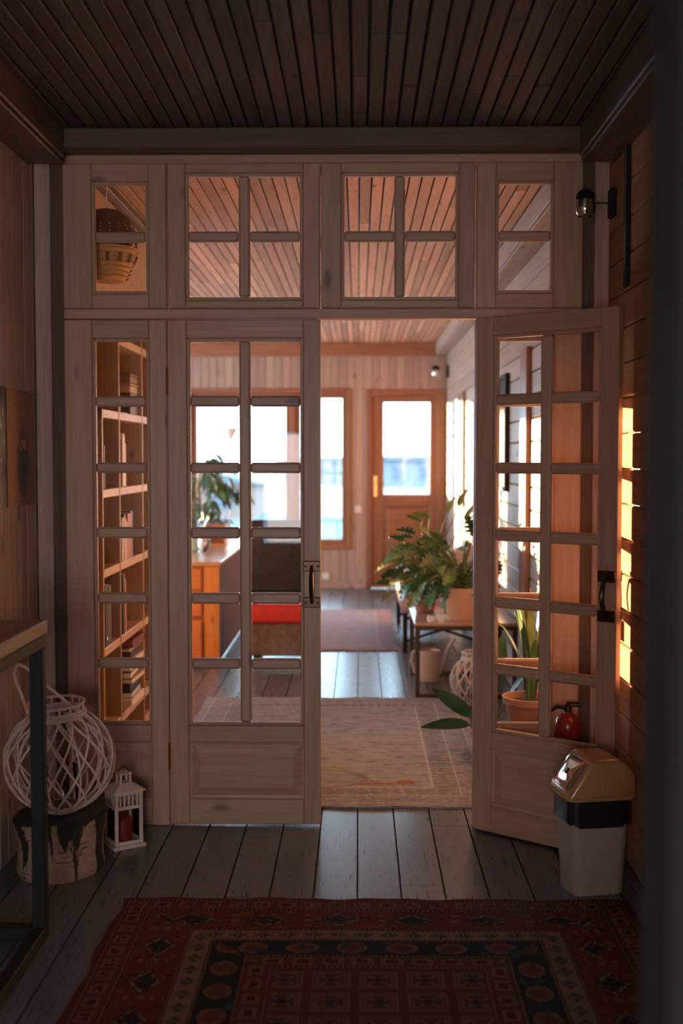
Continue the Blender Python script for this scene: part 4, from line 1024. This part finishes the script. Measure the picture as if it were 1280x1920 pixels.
# brown chair with red seat
ch = thing('upholstered_chair', 'brown upholstered chair with red seat and black back beside the desk', 'chair', (-0.55, 8.62, 0))
rbox('base', 'chair_brown', -0.235, 0.235, -0.225, 0.225, 0.055, 0.29, 0.02, ch)
rbox('seat_cushion', 'chair_red', -0.24, 0.24, -0.235, 0.22, 0.291, 0.43, 0.035, ch)
rbox('backrest', 'chair_black', -0.245, 0.245, -0.20, -0.115, 0.50, 1.04, 0.04, ch)
for sx in (-1, 1):
    for sy in (-1, 1): MB().lathe([(0.016, 0), (0.022, 0.056)], 10, (sx*0.19, sy*0.18, 0)).build('leg', 'black_metal', ch, True)
    MB().tube([(sx*0.2, -0.16, 0.40), (sx*0.2, -0.17, 0.56)], 0.012, 8).build('back_support', 'black_metal', ch)
# floor lamp
lp = thing('floor_lamp', 'slim floor lamp with white cone uplight before the wide far window', 'lamp', (-1.314, 12.0, 0))
MB().lathe([(0, 0), (0.13, 0), (0.13, 0.012), (0.02, 0.022), (0, 0.022)], 28).build('base', 'lamp_white', lp, True)
MB().tube([(0, 0, 0.02), (0, 0, 1.60)], 0.009, 10).build('pole', 'lamp_white', lp, True)
MB().lathe([(0, 1.60), (0.014, 1.60), (0.016, 1.66), (0.088, 1.79), (0.084, 1.79), (0.013, 1.67), (0, 1.67)], 28).build('shade', 'lamp_white', lp, True)
MB().lathe([(0.0, 1.585), (0.016, 1.585), (0.0175, 1.655), (0.0, 1.655)], 16).build('socket', 'straw', lp, True)

# low table, sofa, watering can
ct = thing('side_table', 'low wooden-topped side table with dark metal frame carrying plants', 'table', (0.67, 7.6, 0))
def CB(nm, x0, x1, y0, y1, z0, z1, m, c=0.003): return MB().box(x0-0.67, x1-0.67, y0-7.6, y1-7.6, z0, z1, c).build(nm, m, ct)
CB('tabletop', 0.345, 0.985, 7.20, 8.0, 0.452, 0.470, 'coffee_top')
for yy in (7.205, 7.965):
    for xx in (0.350, 0.950): CB('leg', xx, xx+0.03, yy, yy+0.03, 0, 0.425, 'bronze')
    CB('top_rail', 0.350, 0.980, yy, yy+0.03, 0.425, 0.452, 'bronze'); CB('foot_rail', 0.38, 0.95, yy, yy+0.03, 0, 0.028, 'bronze')
for xx in (0.350, 0.950): CB('side_rail', xx, xx+0.03, 7.235, 7.965, 0.425, 0.452, 'bronze')
sf = thing('lounge_sofa', 'beige upholstered lounge seat with black crossed legs behind the plants', 'sofa', (0.65, 9.5, 0))
rbox('seat', 'sofa_fabric', -0.33, 0.33, -0.62, 1.0, 0.30, 0.44, 0.04, sf)
bm = bmesh.new()
pf = [(-0.33, 0.44), (0.33, 0.44), (0.33, 0.86), (0.10, 0.80), (-0.30, 0.62), (-0.34, 0.56)]
vv = [bm.verts.new((x, -0.62, z)) for x, z in pf]; v2 = [bm.verts.new((x, -0.40, z)) for x, z in pf]
bm.faces.new(vv); bm.faces.new(v2[::-1])
for k in range(6): bm.faces.new((vv[k], v2[k], v2[(k+1) % 6], vv[(k+1) % 6]))
bmesh.ops.recalc_face_normals(bm, faces=bm.faces); bmesh.ops.bevel(bm, geom=list(bm.edges), offset=0.03, segments=4, profile=0.5, affect='EDGES')
me = bpy.data.meshes.new('backrest'); bm.to_mesh(me); bm.free(); me.materials.append(MATS['sofa_fabric']); me.polygons.foreach_set('use_smooth', [True]*len(me.polygons)); obj('backrest', me, sf)
for yy in (-0.58, 0.92):
    for xx in (-0.31, 0.28): MB().box(xx, xx+0.035, yy, yy+0.035, 0, 0.30, 0.003).build('leg', 'black_metal', sf)
    for s in (-1, 1): MB().tube([(-0.29*s, yy+0.018+0.012*s, 0.08), (0.29*s, yy+0.018+0.012*s, 0.27)], 0.011, 8).build('cross_brace', 'black_metal', sf)
wc = thing('watering_can', 'pinkish beige watering can under the side table', 'can', (0.475, 7.80, 0), math.radians(0))
MB().lathe([(0, 0), (0.062, 0), (0.066, 0.006), (0.074, 0.20), (0.070, 0.205), (0.066, 0.20), (0.058, 0.012), (0, 0.01)], 26).build('can_body', 'beige_plastic', wc, True)
MB().tube([(0.055, 0, 0.05), (0.085, 0, 0.12), (0.115, 0, 0.20), (0.155, 0, 0.265), (0.17, 0, 0.285)], [0.022, 0.018, 0.013, 0.011, 0.014], 10).build('spout', 'beige_plastic', wc, True)
MB().tube([(-0.068, 0, 0.03), (-0.10, 0, 0.06), (-0.12, 0, 0.13), (-0.11, 0, 0.19), (-0.075, 0, 0.215), (-0.066, 0, 0.19)], 0.010, 8).build('handle', 'beige_plastic', wc, True)
wicker_lantern('wicker_lantern', 'smaller pinkish wicker ball lantern on the floor by the side table', (0.70, 6.98, 0.004), 0.150, 0.150, 0.075, (0, 0, 0.3), None, 0.42, 13, 0.0055)

# ------------------------------------------------------------------ plants
LM = {}
def leaf_mesh(key, L, Wd, mat, lobes=0, droop=0.35, n=12, fold=0.25):
    """thin leaf along +x with folded midrib; `lobes` cuts the margins"""
    k = (key, mat)
    if k in LM: return LM[k]
    m = MB(); vs = []; fs = []
    N = n if not lobes else lobes*4
    for i in range(N+1):
        t = i/N
        w_ = Wd/2*(math.sin(PI*min(1, t**0.75))**0.8 if t < 1 else 0)+0.0008
        if lobes: w_ *= 0.30 + 0.70*abs(math.sin(PI*lobes*t*0.999))**0.7
        sw_ = 0.10*L*abs(math.sin(PI*lobes*t)) if lobes else 0
        x = L*t; z = -droop*L*t*t
        for s in (-1, 0, 1): vs.append((x + (sw_*0.5 if s else 0), s*w_, z + (fold*w_ if s else 0)))
    for i in range(N):
        for s in (0, 1): fs.append((i*3+s, i*3+s+1, (i+1)*3+s+1, (i+1)*3+s))
    nv = len(vs); vs += [(x, y, z-0.0012) for x, y, z in vs]; fs += [tuple(a+nv for a in f[::-1]) for f in fs]
    for i in range(N):
        fs.append((i*3, (i+1)*3, (i+1)*3+nv, i*3+nv)); fs.append((i*3+2, i*3+2+nv, (i+1)*3+2+nv, (i+1)*3+2))
    m.add(vs, fs); LM[k] = m.mesh('leaf', mat, True, False); return LM[k]
def aim(p, d, roll=0.0, s=1.0):
    d = Vector(d).normalized(); up = Vector((0, 0, 1))
    if abs(d.z) > 0.97: up = Vector((0, 1, 0))
    y = up.cross(d).normalized(); z = d.cross(y)
    M = Matrix((d, y, z)).transposed().to_4x4()
    return Matrix.Translation(p) @ M @ Matrix.Rotation(roll, 4, 'X') @ Matrix.Scale(s, 4)
def pot(root, r0, r1, h, mat, rim=True):
    pr = [(0, 0), (r0, 0), (r0+0.004, 0.004), (r1, h-0.03 if rim else h)]
    if rim: pr += [(r1+0.010, h-0.028), (r1+0.012, h)]
    pr += [(r1-0.004, h), (r1-0.010, h-0.02), (r0-0.006, 0.012), (0, 0.012)]
    MB().lathe(pr, 32).build('pot', mat, root, True)
    MB().lathe([(0, 0.014), (r0-0.008, 0.014), (r1-0.012, h-0.028), (0, h-0.02)], 24).build('soil', 'soil', root, True)
def arc_stem(root, p0, p1, lift, r, mat='stem_green'):
    p0, p1 = Vector(p0), Vector(p1); pts = []
    for i in range(7):
        t = i/6; p = p0.lerp(p1, t); p.z += lift*math.sin(PI*t); pts.append(p)
    MB().tube(pts, r, 5).build('stem', mat, root, True); return (pts[-1]-pts[-2]).normalized()
# big philodendron in a peach pot on the side table
pp = thing('potted_philodendron', 'bushy green lobed-leaf plant in a peach pot on the side table', 'plant', (0.665, 7.42, 0.4705))
pot(pp, 0.118, 0.150, 0.205, 'peach_pot', False)
rn = random.Random(11)
ends = []
for i in range(84):
    a = rn.uniform(0, 2*PI) if i > 44 else rn.uniform(PI*0.62, PI*1.38)
    rad = rn.uniform(0.12, 0.42) if i > 44 else rn.uniform(0.12, 0.50); zz = 0.25 + (rn.uniform(-0.02, 0.40)*(1-rad*0.75) if i > 44 else rn.uniform(-0.06, 0.26)*(1-rad*0.5))
    x_, y_ = rad*math.cos(a), rad*math.sin(a)*0.7
    x_ = min(x_, 0.20); ends.append((x_, y_, zz))
for i, e in enumerate(ends):
    d = arc_stem(pp, (0.03*math.cos(i), 0.03*math.sin(i), 0.18), e, rn.uniform(0.02, 0.10), 0.0045)
    d = (d + Vector((0, rn.uniform(-0.5, 0.1), rn.uniform(-0.5, 0.15)))).normalized()
    mat = ('leaf_dark', 'leaf_mid', 'leaf_dark', 'leaf_mid', 'leaf_light')[i % 5]
    L = 0.25
    if d.x > 0.3 and e[0] > 0.05: d.x = -0.2
    obj('leaf', leaf_mesh('phil', L, 0.20, mat, 5, 0.30), pp, M=aim(Vector(e), d, rn.uniform(-0.9, 0.9), rn.uniform(0.36, 0.68)))
# pale leafy plant behind with tall shoots
pl = thing('potted_shoots', 'pale yellow-green plant with long shoots behind the philodendron', 'plant', (0.44, 7.72, 0.4705))
pot(pl, 0.055, 0.075, 0.12, 'terracotta', True)
for i in range(26):
    a = rn.uniform(PI*0.55, PI*1.5); rad = rn.uniform(0.06, 0.26); e = (rad*math.cos(a), rad*math.sin(a)*0.6, 0.10+rn.uniform(0.02, 0.34))
    d = arc_stem(pl, (0.01*math.cos(i), 0.01*math.sin(i), 0.10), e, 0.03, 0.003)
    obj('leaf', leaf_mesh('oval', 0.11, 0.05, ('leaf_light', 'leaf_light', 'leaf_mid')[i % 3], 0, 0.2), pl, M=aim(Vector(e), d+Vector((0, -0.3, rn.uniform(-.5, .5))), rn.uniform(-1, 1), rn.uniform(0.7, 1.1)))
for e, L in (((0.02, -0.1, 0.62), 0.16), ((0.14, -0.1, 0.66), 0.18), ((0.22, -0.05, 0.70), 0.2), ((0.27, 0.0, 0.60), 0.2), ((-0.03, -0.05, 0.60), 0.14)):
    d = arc_stem(pl, (0, 0, 0.10), e, 0.05, 0.004)
    obj('leaf', leaf_mesh('oval', 0.11, 0.05, 'leaf_light', 0, 0.2), pl, M=aim(Vector(e), Vector((-0.8 if e[0] < 0.1 else 0.1, -0.3, 0.5)), 0.5, L/0.11*0.85))
# little red flower
rf = thing('flower_pot', 'tiny pot with a bright red flower on the side table edge', 'plant', (0.452, 7.265, 0.4705))
pot(rf, 0.020, 0.027, 0.04, 'lamp_white', False)
MB().tube([(0, 0, 0.035), (0.004, 0, 0.07)], 0.003, 5).build('stem', 'stem_green', rf)
for k in range(7):
    a = 2*PI*k/7; obj('petal', leaf_mesh('petal', 0.032, 0.026, 'flower_red', 0, 0.1), rf, M=aim(Vector((0.004, 0, 0.07)), (math.cos(a), math.sin(a), 0.55), 0, 1))
for k in range(4):
    a = 2*PI*k/4+0.4; obj('leaf', leaf_mesh('small', 0.04, 0.02, 'leaf_mid', 0, 0.3), rf, M=aim(Vector((0, 0, 0.045)), (math.cos(a), math.sin(a), 0.3), 0, 1))
# strappy plant in terracotta pot on a stool behind the right sidelight
so = thing('plant_stool', 'small wooden stool holding a terracotta pot behind the right sidelight', 'stool', (0.785, 5.32, 0))
MB().box(-0.14, 0.14, -0.14, 0.14, 0.215, 0.24, 0.004).build('seat', 'box_wood', so)
for sx in (-1, 1):
    for sy in (-1, 1): MB().box(sx*0.115-0.014, sx*0.115+0.014, sy*0.115-0.014, sy*0.115+0.014, 0, 0.215, 0.002).build('leg', 'box_wood', so)
sp_ = thing('potted_strap_plant', 'tall strap-leaved plant in a terracotta pot behind the right sidelight', 'plant', (0.785, 5.32, 0.2405))
pot(sp_, 0.085, 0.118, 0.165, 'terracotta', True)
for i in range(16):
    a = 2*PI*i/16 + rn.uniform(-.2, .2); H = rn.uniform(0.25, 0.85); out = rn.uniform(0.05, 0.20)
    pts = []
    for k in range(8):
        t = k/7; pts.append((min((0.02+out*t**1.8)*math.cos(a), 0.19), (0.02+out*t**1.8)*math.sin(a), 0.14 + H*(t-0.28*t*t*t)))
    m = MB(); vs = []; fs = []
    for k, p in enumerate(pts):
        t = k/7; w_ = 0.016*(math.sin(PI*(0.15+0.85*t))+0.02); px_, py_ = -math.sin(a)*w_, math.cos(a)*w_
        for s in (-1, 0, 1): vs.append((p[0]+px_*s, p[1]+py_*s, p[2]+(0.006 if s else 0)))
    for k in range(7):
        for s in (0, 1): fs.append((k*3+s, k*3+s+1, k*3+s+4, k*3+s+3))
    nv = len(vs); vs += [(x*1.0+0.001, y+0.001, z-0.001) for x, y, z in vs]; fs += [tuple(q_+nv for q_ in f[::-1]) for f in fs]
    m.add(vs, fs).build('leaf', ('leaf_mid', 'leaf_dark', 'leaf_light')[i % 3], sp_, True)
# dark broad leaves reaching out above the beige rug
dq = thing('potted_broadleaf', 'dark broad-leaved plant reaching over the beige rug beside the doorway', 'plant', (0.66, 5.75, 0.0125))
pot(dq, 0.07, 0.095, 0.13, 'terracotta', True)
for e, d, ro in (((-0.11, -0.03, 0.165), (-1, -0.05, 0.03), 0.9), ((-0.105, -0.01, 0.20), (-0.75, 0.0, 0.62), 1.1), ((0.0, 0.10, 0.24), (0.0, 1, 0.3), 0.3), ((0.08, -0.02, 0.30), (0.4, -0.2, 0.7), 0.4), ((0.0, -0.06, 0.30), (0.15, -0.4, 0.8), 0.3), ((0.03, 0.04, 0.36), (0.1, 0.2, 0.9), 0.3)):
    arc_stem(dq, (0, 0, 0.11), e, 0.03, 0.005)
    obj('leaf', leaf_mesh('broad', 0.25, 0.088, 'leaf_dark', 0, 0.08), dq, M=aim(Vector(e), d, ro, 1.0))
# large ficus before the wide window
fc = thing('potted_ficus', 'tall dark green ficus with drooping leaves before the far window', 'plant', (-1.50, 11.15, 0))
pot(fc, 0.13, 0.17, 0.28, 'peach_pot', True)
MB().tube([(0, 0, 0.25), (0.03, 0.02, 0.7), (-0.03, 0.0, 1.2), (0.02, 0, 1.6)], [0.022, 0.018, 0.014, 0.006], 8).build('trunk', 'bark', fc, True)
for i in range(40):
    z0 = rn.uniform(0.72, 1.50); a = rn.uniform(0, 2*PI); rad = rn.uniform(0.18, 0.48)*(1.15-abs(z0-1.05))
    e = Vector((rad*math.cos(a), rad*math.sin(a), z0+rn.uniform(-0.05, 0.12)))
    arc_stem(fc, (0, 0, z0-0.1), e, 0.06, 0.004, 'bark')
    for k in range(5):
        t = 0.4+0.15*k; p = Vector((0, 0, z0-0.1)).lerp(e, t); p.z += 0.06*math.sin(PI*t)
        obj('leaf', leaf_mesh('ficus', 0.17, 0.052, ('leaf_dark', 'leaf_blue', 'leaf_mid')[(i+k) % 3], 0, 0.3), fc, M=aim(p, (math.cos(a)+rn.uniform(-1, 1), math.sin(a)+rn.uniform(-1, 1), -1.1), rn.uniform(-1, 1), rn.uniform(0.7, 1.15)))

# ------------------------------------------------------------------ tall pictures on the right wall of the far room
def picture(y, z, wd, h, frame, label, inner):
    r = thing('wall_picture', label, 'picture', (XR, y, z))
    for a, b in ((-wd/2, -wd/2+0.03), (wd/2-0.03, wd/2)): MB().box(-0.03, 0, a, b, -h/2, h/2, 0.003).build('frame_side', frame, r)
    for a, b in ((-h/2, -h/2+0.03), (h/2-0.03, h/2)): MB().box(-0.03, 0, -wd/2+0.03, wd/2-0.03, a, b, 0.003).build('frame_side', frame, r)
    MB().box(-0.016, -0.002, -wd/2+0.03, wd/2-0.03, -h/2+0.03, h/2-0.03).build('picture_face', inner, r)
picture(7.96, 1.655, 0.46, 0.78, 'black_metal', 'tall black framed panel on the sunlit wall beyond the right sidelight', 'black_paint')
picture(11.15, 1.56, 0.50, 1.08, 'red_brown', 'tall brown framed panel on the sunlit wall near the outer door', 'red_brown')
vb = MB().box(-0.03, 0, -0.13, 0.13, 0.0, 2.13, 0.004).build('wall_post', 'red_brown', None, False, (XR, 6.9, 0.0))
tag(vb, 'tall brown board post on the right wall behind the sidelight', 'post')

# ------------------------------------------------------------------ repeats of a kind share a group
GROUPS = {'book': 'books in the bookcase', 'wicker_lantern': 'white wicker ball lanterns', 'rug': 'rugs on the plank floor', 'poster': 'posters on the left hall wall',
          'house': 'houses outside', 'bare_tree': 'bare trees outside', 'bush': 'frosted bushes outside', 'wall_lamp': 'globe wall lamps on the right wall',
          'storage_box': 'boxes on the top bookcase shelf', 'wall_picture': 'tall framed panels on the right wall'}
for o in COL.objects:
    if o.parent is None and o.name.split('.')[0] in GROUPS: o['group'] = GROUPS[o.name.split('.')[0]]
